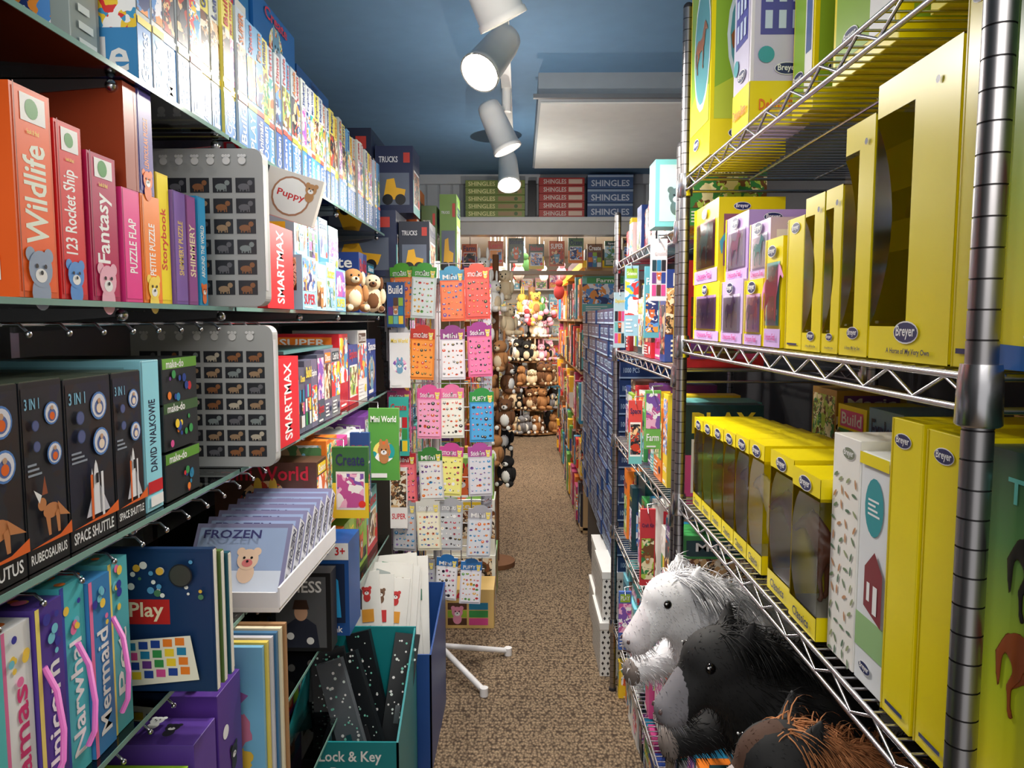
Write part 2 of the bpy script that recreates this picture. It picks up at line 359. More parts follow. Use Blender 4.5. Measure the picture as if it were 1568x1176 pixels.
for x0,x1,y0,y1,z0,z1,c in((-.8,-.5,3.02,3.3,1.7185,1.99,(40,50,84)),(-.85,-.6,3.05,3.35,1.9905,2.32,(30,38,64)),(-.595,-.44,3.1,3.3,1.9905,2.26,(30,40,78)),(-.495,-.37,3.06,3.28,1.7185,1.95,(36,42,60)),(-.46,-.39,3.5,3.7,1.7185,2.08,(90,120,70)),(-.38,-.3,3.55,3.75,1.7185,2.14,(120,160,70)),(-.6,-.47,3.4,3.7,1.7185,2.16,(220,110,50))):
    b.box((x0,y0,z0),(x1,y1,z1),pm(c)); f=cam_face(b,y0,x0,x1,z0,z1)
    f.rect(.1,.12,.9,.6,pm((100,110,130))); f.poly([(.2,.2),(.75,.2),(.8,.35),(.55,.38),(.5,.52),(.3,.5),(.25,.35)],pm((245,185,40))); f.circ(.32,.2,.022,BLACK); f.circ(.66,.2,.022,BLACK)
    f.text('TRUCKS',.1,.72,.6,.88,pm((230,230,235))); f.rect(.75,.75,.92,.9,pm((200,60,50)))
    cover(left_face(b,x1,y0,y1,z0,z1),None,5)
b.done(.0015)
# ---- middle shelf boxes (z 1.575)
def spine(b,y0,y1,z,h,c,t,tc,x1=XL,dep=.24,badge=None,pic=None):
    b.box((x1-dep,y0,z),(x1,y1-.001,z+h),pm(c)); f=left_face(b,x1,y0,y1-.001,z,z+h)
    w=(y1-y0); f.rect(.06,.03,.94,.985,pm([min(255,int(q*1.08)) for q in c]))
    f.text(t,.22,.26,.8,.74,pm(tc),True,2.2)
    if badge: f.rect(.22,.84,.85,.97,WHITE); f.circ(.5,.905,w*.16,pm(badge)); f.text('look & find',.35,.76,.65,.83,pm((250,220,80)))
    if pic: f.critter(.5,.14,w*.3,pm(pic),WHITE)
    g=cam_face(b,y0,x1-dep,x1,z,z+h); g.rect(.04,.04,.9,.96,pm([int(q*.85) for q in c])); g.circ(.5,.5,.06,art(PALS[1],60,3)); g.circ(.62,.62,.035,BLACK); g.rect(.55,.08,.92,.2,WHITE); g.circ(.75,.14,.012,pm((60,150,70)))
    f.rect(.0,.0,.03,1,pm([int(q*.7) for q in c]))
b=B('childrens_game_boxes'); z=1.5755
spine(b,.815,.885,z,.232,(236,96,28),'Wildlife',(240,245,230),badge=(60,150,60),pic=(150,165,190))
spine(b,.89,.945,z,.212,(214,38,40),'123 Rocket Ship',(255,255,255),badge=(60,150,60),pic=(90,150,220))
spine(b,.955,1.022,z,.19,(178,30,84),'Fantasy',(255,255,255),badge=(60,150,60),pic=(240,180,200))
spine(b,1.035,1.083,z,.158,(226,60,140),'PUZZLE FLAP',(255,255,255))
spine(b,1.086,1.143,z,.158,(244,130,40),'PETITE PUZZLE',(255,255,255),pic=(250,220,90))
spine(b,1.145,1.185,z,.20,(246,214,40),'Storybook',(220,70,60),x1=XL-.005)
spine(b,1.187,1.232,z,.18,(128,96,170),'SHIMMERY PUZZLE',(250,220,120))
spine(b,1.234,1.27,z,.18,(150,84,150),'SHIMMERY',(255,240,200))
spine(b,1.275,1.31,z,.185,(40,150,205),'AROUND THE WORLD',(255,255,255),pic=(240,120,60))
b.done(.0015)
b=B('lenticular_puzzle_box'); b.box((-.77,1.05,1.734),(XL,1.085,1.90-.02),pm((160,66,34))); spine(b,1.086,1.13,1.734,.148,(74,60,140),'LENTICULAR PUZZLE',(250,150,60),pic=(240,120,50)); b.done(.0015)
def sample_panel(name,y,x0,x1,z0,z1,cols,rows):
    b=B(name); g=pm((176,178,178),.4); rr=.018; pts=[]
    for cx,cz,a0 in((x1-rr,z1-rr,0),(x0+rr,z1-rr,90),(x0+rr,z0+rr,180),(x1-rr,z0+rr,270)):
        for k in range(7):
            a=math.radians(a0+k*15); pts.append((cx+rr*math.cos(a),cz+rr*math.sin(a)))
    N=len(pts)
    vs=[(p[0],y,p[1]) for p in pts]+[(p[0],y+.03,p[1]) for p in pts]
    b.add(vs,[list(range(N))[::-1],list(range(N,2*N))]+[(i,(i+1)%N,N+(i+1)%N,N+i) for i in range(N)],g)
    f=cam_face(b,y,x0,x1,z0,z1); W=x1-x0; H=z1-z0
    for i in range(cols):
        for j in range(rows):
            f.l=.0006; u=.05+(i+.08)*.9/cols; v=.06+(j+.1)*.78/rows; w_=.76/cols; h_=.56/rows
            f.rect(u,v,u+w_,v+h_,pm((46,48,54))); q=pm(R.choice([(170,140,110),(140,150,150),(200,190,170),(150,100,66),(110,110,116)]))
            f.circ(u+w_*.42,v+h_*.4,W*w_*.3,q,H*h_*.22,12); f.circ(u+w_*.75,v+h_*.66,W*w_*.14,q,n=8)
            for k in(.22,.36,.55,.66): f.b.poly([f.P(u+w_*k,v+h_*.08),f.P(u+w_*(k+.06),v+h_*.08),f.P(u+w_*(k+.06),v+h_*.4),f.P(u+w_*k,v+h_*.4)],q)
    f.l=.0012
    for i in range(7): 
        u=.1+i*.125; f.circ(u,.92,.007,pm((235,235,235)))
        for k in(-1,0,1): f.circ(u+k*.022,.95,.0028,pm((235,235,235)))
    f=left_face(b,x1,y,y+.03,z0,z1); f.rect(0,.1,.5,.9,pm((200,200,205)))
    return b.done()
sample_panel('animal_magnet_pack',1.37,-.70,-.468,1.5755,1.86,5,6)
sample_panel('animal_magnet_pack',1.42,-.75,-.475,1.2655,1.54,6,7)
b=B('magnetic_toy_boxes')
for z,h,y0,y1 in((1.5755,.18,1.56,1.74),(1.2655,.2,1.6,1.76)):
    b.box((-.8,y0,z),(XL+.02,y1,z+h),RED); f=left_face(b,XL+.02,y0,y1,z,z+h); f.rect(0,0,1,1,pm((220,34,42))); f.text('SMARTMAX',.22,.06,.75,.94,WHITE,True,2.2)
    f=cam_face(b,y0,-.8,XL+.02,z,z+h); f.rect(.0,0,.92,1,pm((230,232,236))); f.text('SMART',.5,.1,.9,.9,RED,True)
b.done(.0015)
b=B('puppy_picture_book')
b.M=Matrix.Translation((-.505,1.6,1.757))@Matrix.Rotation(.3,4,'Y')@Matrix.Translation((0,0,.008)); b.box((-.06,0,0),(.06,.02,.10),pm((222,216,210))); f=cam_face(b,0,-.06,.06,0,.10); f.circ(.5,.5,.042,pm((170,120,90))); f.circ(.5,.5,.038,WHITE); f.text('Puppy',.25,.42,.75,.6,RED); f.critter(.82,.75,.012,pm((180,130,80))); b.done(.001)
b=B('boxed_bath_toys'); z=1.5755
for y0,y1,h,c in((1.78,1.9,.13,(150,200,225)),(1.9,2.0,.12,(170,210,230)),(2.0,2.1,.13,(160,205,225)),(2.1,2.22,.12,(120,180,210))):
    gbox(b,-.8,XL+.03,y0,y1-.002,z,z+h,'L',c); gbox(b,-.8,XL+.01,y0+.01,y1-.002,z+h+.0005,z+h+.12,'L',(165,205,225))
b.done(.001)
b=B('boxed_puzzle_games'); z=1.2655
for y0,y1,h in((1.78,1.83,.17),(1.83,1.88,.165),(1.88,1.94,.18),(1.94,2.0,.18),(2.0,2.07,.19),(2.07,2.15,.2),(2.15,2.25,.2)):
    gbox(b,-.8,XL,y0,y1-.002,z,z+h,'L',R.choice([(90,92,110),(110,104,130),(80,86,104),(130,130,140)]))
b.box((-.8,1.78,z+.201),(-.57,2.25,z+.209),pm((80,130,130)))
b.done(.001)
b=B('rocket_science_kit_boxes'); z=1.2655
orange=pm((232,104,34))
specs=[(.70,.80,'CORNUTUS',0),(.803,.878,'RUBEOSAURUS',0),(.882,.983,'SPACE SHUTTLE',1),(.987,1.062,'SPACE SHUTTLE',1)]
for y0,y1,t,k in specs:
    h=.215 if k==0 else .212; b.box((-.82,y0,z),(XL,y1,z+h),pm((30,32,38)))
    f=left_face(b,XL,y0,y1,z,z+h)
    f.rect(.03,.13,.97,.97,art([(34,36,46),(30,34,54),(38,40,48),(44,34,36)],20,k)); f.rect(.0,.0,1,.13,pm((14,14,16))); f.text(t,.06,.03,.94,.10,WHITE)
    f.text('3 IN 1',.08,.85,.42,.92,pm((130,190,220)))
    f.lines(.08,.50,.4,.58,3,pm((150,160,175)))
    w=y1-y0
    for u,v in((.70,.82),(.70,.60),(.25,.77),(.25,.66)):
        r=w*.18 if u>.5 else w*.085
        f.circ(u,v,r,pm((80,130,200)) if u>.5 else pm((60,80,130))); f.circ(u,v,r*.85,pm((225,225,235)) if u>.5 else pm((90,100,150)))
        if u>.5: f.circ(u,v-.01,r*.55,pm((90,110,170))); f.circ(u,v-.015,r*.35,orange if k==0 else pm((240,220,200))); f.circ(u,v+.03,r*.2,pm((200,160,130)))
    f.poly([(.0,.13),(1,.13),(1,.2),(.7,.15),(.3,.14)],orange)
    if k==0:
        br=pm((200,130,80)); f.circ(.5,.3,w*.2,br,w*.12); f.circ(.28,.35,w*.1,br); f.poly([(.34,.28),(.4,.17),(.46,.17),(.45,.28)],br); f.poly([(.58,.28),(.62,.17),(.68,.17),(.68,.3)],br); f.poly([(.64,.34),(.94,.24),(.68,.26)],br); f.poly([(.2,.36),(.08,.44),(.26,.4)],WHITE); f.poly([(.26,.4),(.34,.5),(.4,.4)],pm((150,80,50)))
    else:
        wh=pm((235,235,240)); f.poly([(.44,.17),(.58,.17),(.57,.4),(.54,.47),(.51,.5),(.48,.47),(.45,.4)],wh); f.poly([(.26,.17),(.44,.17),(.44,.34)],pm((200,200,210))); f.poly([(.58,.17),(.78,.17),(.58,.34)],pm((200,200,210))); f.rect(.37,.15,.42,.42,orange); f.rect(.6,.15,.65,.42,wh)
        f.rect(.48,.36,.54,.42,BLACK); f.poly([(.38,.42),(.41,.42),(.395,.46)],wh)
    g=cam_face(b,y0,-.82,XL,z,z+h); g.rect(.55,.1,.95,.9,pm((50,44,44))); g.circ(.85,.75,.02,pm((225,225,235))); g.circ(.85,.55,.02,pm((225,225,235)))
    b.box((-.82,y0+.002,z+h),(XL,y1-.002,z+h+.0015),pm((74,84,70)))
b.done(.001)
b=B('picture_book_game_box'); spine(b,1.066,1.12,1.2655,.225,(140,205,222),'DAVID WALKOWIE',(30,40,70)); f=left_face(b,XL,1.066,1.12,1.2655,1.49); f.l=.002; f.rect(.1,.12,.9,.2,RED); f.rect(.2,.03,.9,.1,WHITE); b.done(.001)
b=B('craft_tool_boxes')
for z0,c in((1.2655,(94,150,50)),(1.345,(60,90,50)),(1.415,(110,170,60))):
    b.box((-.8,1.13,z0),(XL,1.25,z0+.075),pm((32,36,38))); f=left_face(b,XL,1.13,1.25,z0,z0+.075); f.rect(0,.78,1,1,pm(c)); f.text('make-do',.1,.8,.6,.97,WHITE)
    for i in range(9): f.circ(R.uniform(.1,.9),R.uniform(.1,.68),R.uniform(.003,.008),pm(R.choice(COLS[:8])))
b.done(.001)
# ---- shelf z .98
b=B('unicorn_craft_boxes'); z=.9805; y=.60
for i in range(8):
    t=.052; h=.235+.006*(i%3); c=[(60,150,160),(215,60,120),(90,190,190),(240,240,240),(84,60,150),(80,190,200),(60,130,190),(90,180,190)][i]; x1=XL-.004*(i%2)
    b.box((-.8,y,z),(x1,y+t-.003,z+h),pm(c)); f=left_face(b,x1,y,y+t-.003,z,z+h)
    f.rect(0,.0,.15,1,pm([(240,120,170),(250,230,120),(60,80,180)][i%3]))
    f.text(['Unicorn','UNICORN','Journal','Llamas','Unicorn','Narwhal','Mermaid','Pet'][i],.28,.1,.8,.7,WHITE if i!=3 else pm((220,60,120)),True,2)
    for k in range(8): f.circ(R.uniform(.2,.8),R.uniform(.72,.96),R.uniform(.003,.007),pm(R.choice([(240,120,170),(250,210,80),(120,200,220),(60,60,160)])))
    f=F(b,(-.8,y,z+h),(1,0,0),(0,1,0),.25,t-.003)
    for k in range(12): f.circ(R.uniform(.3,.97),R.uniform(.2,.8),R.uniform(.004,.009),pm(R.choice([(240,120,170),(250,210,80),(120,200,220),(60,80,180),(240,130,60)])))
    y+=t
for y in(.82,.885,.965):
    b.tube([(XL,y,1.15),(XL+.01,y+.005,1.12),(XL+.014,y+.008,1.07),(XL+.01,y+.01,1.03),(XL,y+.012,1.01)],.0035,pm((220,110,190)),8)
b.done(.0015)
b=B('activity_books')
for i in range(6):
    y0=1.09+i*.014; x1=-.465-.005*(i%2); c=[(18,50,90),(190,100,50),(90,120,60),(200,160,90),(30,90,110),(150,80,50)][i]
    b.box((-.76,y0,.981),(x1,y0+.012,1.205-.006*i),pm(c)); b.box((-.755,y0+.002,.983),(x1+.001,y0+.010,1.203-.006*i),pm((235,230,220)))
f=cam_face(b,1.09,-.70,-.468,.984,1.20); f.rect(0,0,1,1,pm((22,52,92))); f.rect(.0,.48,.72,.66,pm((190,40,36))); f.text('and Play',.2,.50,.68,.64,pm((245,230,190))); f.text('School',.2,.40,.44,.46,pm((240,220,120)))
for k in range(30): f.circ(R.uniform(.04,.96),R.uniform(.69,.96),R.uniform(.002,.006),pm(R.choice([(200,80,60),(230,180,60),(240,240,230),(90,160,200),(80,130,90)])))
f.critter(.3,.84,.018,pm((235,225,205)),pm((200,150,100))); f.circ(.82,.85,.018,BLACK); f.circ(.82,.85,.016,pm((60,60,50)))
f.poly([(.46,.05),(.92,.1),(.87,.42),(.42,.38)],pm((240,236,215))); L0=f.l
for k in range(5):
    for q in range(4): f.l=L0+.0005; f.rect(.48+.08*k-.01*q,.10+.07*q+.01*k,.54+.08*k-.01*q,.155+.07*q+.01*k,pm(R.choice(COLS[:8])))
for k in range(6): f.circ(.06+.06*k,.2+.06*(k%2),.010,pm(R.choice(COLS[:7])))
b.done()
b=B('small_book_display_stand'); b.box((-.76,1.40,.9805),(-.47,1.84,.99),WHITE); b.box((-.472,1.40,.99),(-.468,1.84,1.03),pm((235,235,240)))
b.box((-.76,1.40,.99),(-.472,1.404,1.02),pm((228,228,232)))
for k in range(7):
    y0=1.44+k*.055
    b.M=Matrix.Translation((-.68,y0,.995))@Matrix.Rotation(-.62,4,'X')
    b.box((0,0,0),(.20,.038,.155),pm((130,130,165))); b.box((.003,.003,.003),(.201,.035,.153),pm((216,219,228)))
    f=F(b,(.2015,0,0),(0,1,0),(0,0,1),.038,.155); f.text('FROZEN',.2,.42,.75,.95,pm((50,50,84)),True,2)
    for u in range(6): 
        for q in range(3): f.rect(.15+.13*u,.08+.09*q,.15+.13*u+R.uniform(.04,.12),.14+.09*q,BLACK); f.l=.0012
    f=cam_face(b,0,0,.20,0,.155); f.rect(.04,.06,.96,.94,pm((150,170,205))); f.rect(.04,.06,.96,.35,pm((210,220,236))); f.critter(.6,.5,.022,pm((225,195,170)),pm((210,120,120))); f.critter(.3,.45,.018,pm((240,240,245))); f.text('FROZEN',.1,.78,.7,.9,pm((60,60,110)))
    f=F(b,(0,0,.155),(1,0,0),(0,1,0),.20,.038); f.rect(.05,.1,.95,.9,pm((206,190,216))); f.circ(.6,.5,.014,pm((180,120,170))); f.circ(.3,.5,.012,pm((120,150,200)))
b.M=Matrix.Identity(4); b.done()
b=B('toy_boxes'); z=.9805
for y0,y1,h in((1.90,2.0,.2),(2.0,2.12,.24),(2.12,2.25,.22),(2.32,2.5,.2),(2.5,2.7,.24),(2.7,2.9,.2)): gbox(b,-.8,-.53,y0,y1-.003,z,z+h,'L')
b.done(.001)
b=B('board_game_boxes')
for z,lim,ys in((1.2655,.27,(2.33,2.45,2.6,2.75,2.92)),(1.5755,.24,(2.64,2.78,2.92)),(.6705,.27,(2.2,2.35,2.5,2.7,2.9)),(.3805,.25,(1.4,1.6,1.8,2.0,2.2,2.4,2.6,2.8))):
    for a,c in zip(ys[:-1],ys[1:]): gbox(b,-.8,-.57 if z>.4 else -.68,a,c-.004,z,z+lim*R.uniform(.7,1),'L')
b.done(.001)
# ---- shelf z .67
b=B('world_map_puzzles')
for i in range(6):
    y0=1.3+.014*i; b.box((-.72,y0,.6705),(-.47+.004*i,y0+.011,.955+.003*i),pm([(120,180,215),(220,200,90),(200,200,210),(60,110,150),(230,220,190),(160,120,80)][i]))
f=cam_face(b,1.3,-.72,-.47,.6705,.955); f.rect(0,0,1,1,pm((120,184,218)))
def blob(f,u,v,ru,rv,c,s):
    q=random.Random(s); n=22; f.poly([(u+ru*q.uniform(.7,1.1)*math.cos(2*math.pi*k/n),v+rv*q.uniform(.7,1.1)*math.sin(2*math.pi*k/n)) for k in range(n)],pm(c))
blob(f,.25,.7,.22,.17,(220,160,60),1);blob(f,.62,.68,.25,.2,(150,96,160),2);blob(f,.8,.45,.12,.14,(200,120,150),3);blob(f,.45,.4,.16,.2,(110,170,80),4);blob(f,.78,.25,.14,.09,(230,190,70),5);blob(f,.15,.35,.1,.16,(210,90,60),6)
f.rect(.05,.03,.95,.1,WHITE); b.done()
b=B('chess_game_box'); b.box((-.66,1.9,.6705),(-.5,1.96,.885),pm((26,26,28))); f=cam_face(b,1.9,-.66,-.5,.6705,.885); f.rect(.08,.05,.92,.95,pm((90,92,96))); f.text('CHESS',.15,.75,.85,.9,WHITE)
f.poly([(.2,.05),(.8,.05),(.75,.34),(.6,.42),(.4,.42),(.25,.34)],pm((40,44,60))); f.circ(.5,.5,.018,pm((215,170,140)),.023); f.poly([(.36,.54),(.64,.54),(.6,.66),(.4,.66)],pm((60,40,30))); f.circ(.32,.2,.01,WHITE);f.circ(.65,.14,.01,WHITE); b.done(.001)
b=B('coin_bank_toy_box'); b.box((-.66,2.0,.6705),(-.475,2.14,.935),pm((30,80,150))); f=cam_face(b,2.0,-.66,-.475,.6705,.935)
f.rect(0,.82,1,1,WHITE); f.text('Learning',.1,.87,.7,.96,pm((30,60,130))); f.text('3+',.8,.87,.95,.96,RED)
f.rect(.06,.14,.94,.78,pm((24,40,70))); f.poly([(.12,.2),(.88,.2),(.84,.6),(.7,.7),(.3,.7),(.16,.6)],pm((50,160,220))); f.circ(.33,.6,.02,WHITE); f.circ(.6,.6,.02,WHITE); f.circ(.34,.59,.009,BLACK); f.circ(.6,.59,.009,BLACK); f.rect(.3,.3,.75,.45,pm((240,130,40)));f.rect(.36,.33,.7,.41,BLACK)
f.text('Counting Bank',.1,.02,.9,.11,WHITE); b.done(.001)
b=B('penguin_game_boxes')
for x0,x1,y0,y1,z0,z1,c in((-.8,-.5,1.08,1.16,.6705,.9,(90,60,150)),(-.8,-.5,1.17,1.27,.6705,.93,(84,50,140)),(-.8,-.5,.9,1.06,.6705,.88,(150,200,30))):
    b.box((x0,y0,z0),(x1,y1,z1),pm(c)); f=left_face(b,x1,y0,y1,z0,z1); f.circ(.3,.7,.012,WHITE); f.critter(.6,.5,.014,BLACK); f.circ(.35,.3,.013,pm((240,150,40)))
    f=F(b,(x0,y0,z1),(1,0,0),(0,1,0),x1-x0,y1-y0)
    for k in range(6): f.critter(.25+.12*k,.5+.15*(-1)**k,.011,pm(R.choice([(240,150,60),(250,250,250),(240,100,160),(40,40,50)])))
b.done(.001)
b=B('hanging_toy_packs')
for x0,x1,y,z0,z1 in((-.50,-.40,2.42,1.02,1.26),(-.53,-.47,2.28,.99,1.2),(-.52,-.44,2.95,1.28,1.5),(-.53,-.45,2.97,1.0,1.24),(-.53,-.46,2.97,.7,.95),(-.53,-.46,2.96,1.52,1.7),(-.52,-.42,2.02,1.0,1.2)):
    gbox(b,x0,x1,y,y+.02,z0,z1,'L',R.choice([(50,110,50),(90,160,70),(34,60,50),(240,240,240),(40,80,140),(60,180,170)]))
    b.tube([(x0+.03,y+.01,z1),(x0+.03,y+.01,z1+.02),(-.57,y+.01,z1+.025)],.002,CHROME,5)
b.done(.001)
def plush(b,c,s,m1,m2,ang=0,ear='round'):
    M0=b.M; b.M=M0@Matrix.Translation(c)@Matrix.Rotation(ang,4,'Z')@Matrix.Scale(s,4)
    b.sph((0,0,.32),(.26,.22,.32),m1,12,8); b.sph((0,-.12,.3),(.17,.12,.22),m2,10,7); b.sph((0,-.03,.74),(.22,.2,.2),m1,12,8); b.sph((0,-.2,.69),(.1,.09,.075),m2,10,6); b.sph((0,-.285,.715),.03,BLACK,8,6)
    for k in(-1,1):
        b.sph((k*.08,-.2,.79),.025,BLACK,8,6)
        if ear=='round': b.sph((k*.17,0,.9),(.08,.04,.08),m1,10,6)
        elif ear=='flop': b.sph((k*.22,-.03,.72),(.06,.07,.16),m2,10,6)
        else: b.sph((k*.13,0,1.05),(.05,.03,.2),m1,10,6)
        b.sph((k*.25,-.1,.4),(.08,.08,.19),m1,8,6); b.sph((k*.18,-.25,.08),(.1,.2,.09),m1,8,6); b.sph((k*.18,-.43,.09),(.07,.03,.07),m2,8,6)
    b.M=M0
TAN=pm((170,120,74),.95);CRM=pm((225,205,170),.95);BRN=pm((110,72,44),.95);GRY=pm((130,130,134),.95);PNK=pm((225,160,180),.95);WHF=pm((238,236,230),.95);GRN=pm((90,140,80),.95);REDF=pm((180,60,60),.95);BLKF=pm((30,28,28),.95);YLF=pm((225,190,90),.95)
b=B('plush_puppies'); plush(b,(-.53,2.36,1.576),.145,TAN,CRM,.5,'flop'); plush(b,(-.5,2.52,1.576),.135,CRM,BRN,.3,'flop'); b.done()
# ------------------------------------------------------------ spinner rack of sticker cards
b=B('sticker_spinner_rack'); cx,cy=-.36,3.2; wt=pm((225,225,228),.4)
b.tube([(cx,cy,.04),(cx,cy,1.80)],.018,wt,12)
for k in range(5):
    a=math.radians(-50+72*k); e=(cx+.33*math.cos(a),cy+.33*math.sin(a)); b.tube([(cx,cy,.1),((cx+e[0])/2,(cy+e[1])/2,.06),(e[0],e[1],.02)],.013,wt,8); b.tube([(e[0],e[1],.0),(e[0],e[1],.035)],.018,wt,10)
for (x0,x1,y) in [(-.545,-.355,3.06),(-.345,-.15,3.04)]:
    for i in range(5): b.tube([(x0+.01+i*(x1-x0-.02)/4,y+.02,.5),(x0+.01+i*(x1-x0-.02)/4,y+.02,1.78)],.0025,CHROME,5)
    for i in range(14): b.tube([(x0,y+.02,.5+i*.0985),(x1,y+.02,.5+i*.0985)],.0025,CHROME,5)
def scard(b,x,y,z,w,h,hc,bc,s,rot=0):
    q=random.Random(s); b.M=Matrix.Translation((x,y,z))@Matrix.Rotation(rot,4,'Z')@Matrix.Rotation(q.uniform(-.06,.06),4,'Y')
    b.box((-w/2,0,-h),(w/2,.006,0),pm(bc)); f=cam_face(b,0,-w/2,w/2,-h,0)
    f.rect(0,.8,1,1,pm(hc)); f.circ(.5,1.0,w*.32,pm(hc),h*.08); f.text(q.choice(['STICKERS','Mini','PUFFY','Stickers']),.12,.82,.7,.91,WHITE); f.critter(.84,.88,w*.09,pm((245,225,120)))
    f.rect(.06,.05,.94,.77,pm([min(255,v+25) for v in bc]))
    l0=f.l; cs=q.choice([[(220,60,70),(240,180,60),(90,170,80)],[(40,40,60),(220,80,140)],[(60,150,210),(240,120,60),(120,80,170)],[(230,90,60),(60,60,60)],[(30,30,34),(200,60,90),(250,250,250)]])
    for i in range(5):
        for j in range(6):
            f.l=l0+.0001*(i+j); r=w*q.uniform(.035,.085); u=.16+.17*i+q.uniform(-.04,.04); v=.12+.115*j+q.uniform(-.02,.02); c=pm(q.choice(cs))
            if q.random()<.5: f.circ(u,v,r,c,r*q.uniform(.5,1.1),n=8)
            else:
                a=q.uniform(0,3); n_=5; f.poly([(u+r/w*math.cos(a+math.pi*k/n_)*(1 if k%2 else .45),v+r/h*math.sin(a+math.pi*k/n_)*(1 if k%2 else .45)) for k in range(2*n_)],c)
            f.l+=.0003; f.circ(u,v+.01,r*.35,pm(q.choice([(255,255,255),(250,220,120),(60,40,40)])),n=6)
    b.tube([(0,-.012,-.02),(0,.03,-.02)],.003,CHROME,5); b.sph((0,-.013,-.02),.005,CHROME,6,5); b.M=Matrix.Identity(4)
rows=[(1.765,[((90,170,60),(235,120,60)),((70,160,60),(205,215,215)),((60,150,190),(240,110,60)),((220,80,60),(240,80,70))]),
 (1.52,[((220,220,222),(226,226,228)),((200,60,50),(240,140,50)),((150,60,140),(225,225,235)),((170,60,150),(235,110,160))]),
 (1.275,[((190,70,120),(205,110,150)),((230,90,160),(240,150,190)),((235,120,170),(225,225,215)),((50,150,70),(60,150,210))]),
 (1.03,[((190,50,60),(220,100,110)),((60,130,60),(215,215,215)),((200,70,150),(225,220,120)),((180,80,160),(200,200,210))]),
 (.80,[((160,164,170),(176,178,184)),((215,215,210),(228,224,200)),((170,172,180),(180,184,190)),((170,170,180),(200,205,215))]),
 (.57,[((150,152,158),(180,182,188)),((40,110,180),(225,225,230)),((50,120,190),(220,220,235))])]
k=0
for z,cs in rows:
    for i,(hc,bc) in enumerate(cs):
        k+=1; x=-.535+.05+i*.106+(.08 if z<.6 else 0)
        scard(b,x+R.uniform(-.012,.012),3.0-.02*(i%2),z+R.uniform(-.03,.01),.098 if z>.6 else .088,.205 if z>.6 else .18,hc,bc,k,rot=.12*(i-1.5)*.8)
for i in range(10):
    scard(b,-.58+.004*i,3.12+.02*i,1.7-.12*i,.1,.2,(60,60,66),(150,150,156),100+i,rot=-1.2)
    if i<7: scard(b,-.14,3.1+.02*(i%4),1.7-.15*i,.08,.19,(160,90,150),(210,210,220),130+i,rot=1.1)
b.done()
# ------------------------------------------------------------ floor bins
def bin_(name,x0,x1,y0,y1,zf,zb,col,inner):
    b=B(name); m=pm(col); n=pm(inner); t=.006
    def wall(p,q,zp,zq):
        p=Vector(p);q=Vector(q); d=(q-p).normalized(); nn=Vector((-d.y,d.x))*t
        vs=[(p.x,p.y,0),(q.x,q.y,0),(q.x,q.y,zq),(p.x,p.y,zp)]; vi=[(v[0]+nn.x,v[1]+nn.y,v[2]) for v in vs]
        b.add(vs+vi,[(0,1,2,3),(4,7,6,5),(0,4,5,1),(3,2,6,7),(1,5,6,2),(0,3,7,4)],m)
    wall((x0,y0),(x1,y0),zf,zf); wall((x1,y0),(x1,y1),zf,zb); wall((x1,y1),(x0,y1),zb,zb); wall((x0,y1),(x0,y0),zb,zf)
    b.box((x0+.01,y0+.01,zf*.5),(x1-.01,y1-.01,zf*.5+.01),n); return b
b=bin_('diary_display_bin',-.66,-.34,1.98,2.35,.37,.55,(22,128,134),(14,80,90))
f=cam_face(b,1.98,-.66,-.34,0,.37); f.text('Lock & Key',.3,.82,.85,.93,WHITE); f.text('Diaries',.4,.68,.8,.8,WHITE); f.circ(.2,.6,.03,pm((90,200,190)))
pts=[(-.60,2.1),(-.55,2.06),(-.5,2.12),(-.46,2.05),(-.42,2.1),(-.40,2.2),(-.57,2.2),(-.5,2.25),(-.44,2.24)]
for i,(x,y) in enumerate(pts):
    b.M=Matrix.Translation((x,y,.2))@Matrix.Rotation(R.uniform(-.4,.15),4,'Y')@Matrix.Rotation(R.uniform(-.45,-.1),4,'X')@Matrix.Rotation(R.uniform(-.2,.2),4,'Z')
    b.box((-.04,0,0),(.04,.022,.36),pm((24,28,32) if i!=3 else (84,90,96))); f=cam_face(b,0,-.04,.04,0,.36)
    for k in range(30): f.l=.001; f.circ(R.uniform(.08,.92),R.uniform(.3,.97),R.uniform(.002,.005),pm(R.choice([(210,225,220),(120,200,180),(230,230,230)])),n=6)
    f.rect(.4,.25,.6,.4,CHROME)
b.M=Matrix.Identity(4); b.done()
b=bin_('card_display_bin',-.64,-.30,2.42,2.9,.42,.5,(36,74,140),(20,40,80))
for i in range(8):
    b.M=Matrix.Translation((-.555+.018*i,2.5+.035*i,.215))@Matrix.Rotation(R.uniform(-.1,.12),4,'Y')@Matrix.Rotation(-.25,4,'X'); H=.44-.02*(i%3)
    b.box((-.085,0,0),(.085,.008,H),pm((236,236,232))); f=cam_face(b,0,-.085,.085,0,H)
    cc=R.choice([(90,150,120),(60,60,70),(170,180,180)]); f.poly([(.1,.75),(.3,.8),(.45,.72),(.6,.7),(.62,.85),(.5,.92),(.2,.95)],pm(cc)); f.critter(.72,.84,.016,pm(R.choice([(200,60,60),(120,90,70)]))); f.circ(.4,.62,.014,BLACK); f.rect(.6,.6,.85,.7,pm(R.choice([(200,60,60),(80,130,110),(230,160,60)]))); f.lines(.1,.5,.5,.58,3,pm((90,90,90)))
b.M=Matrix.Identity(4); b.done()
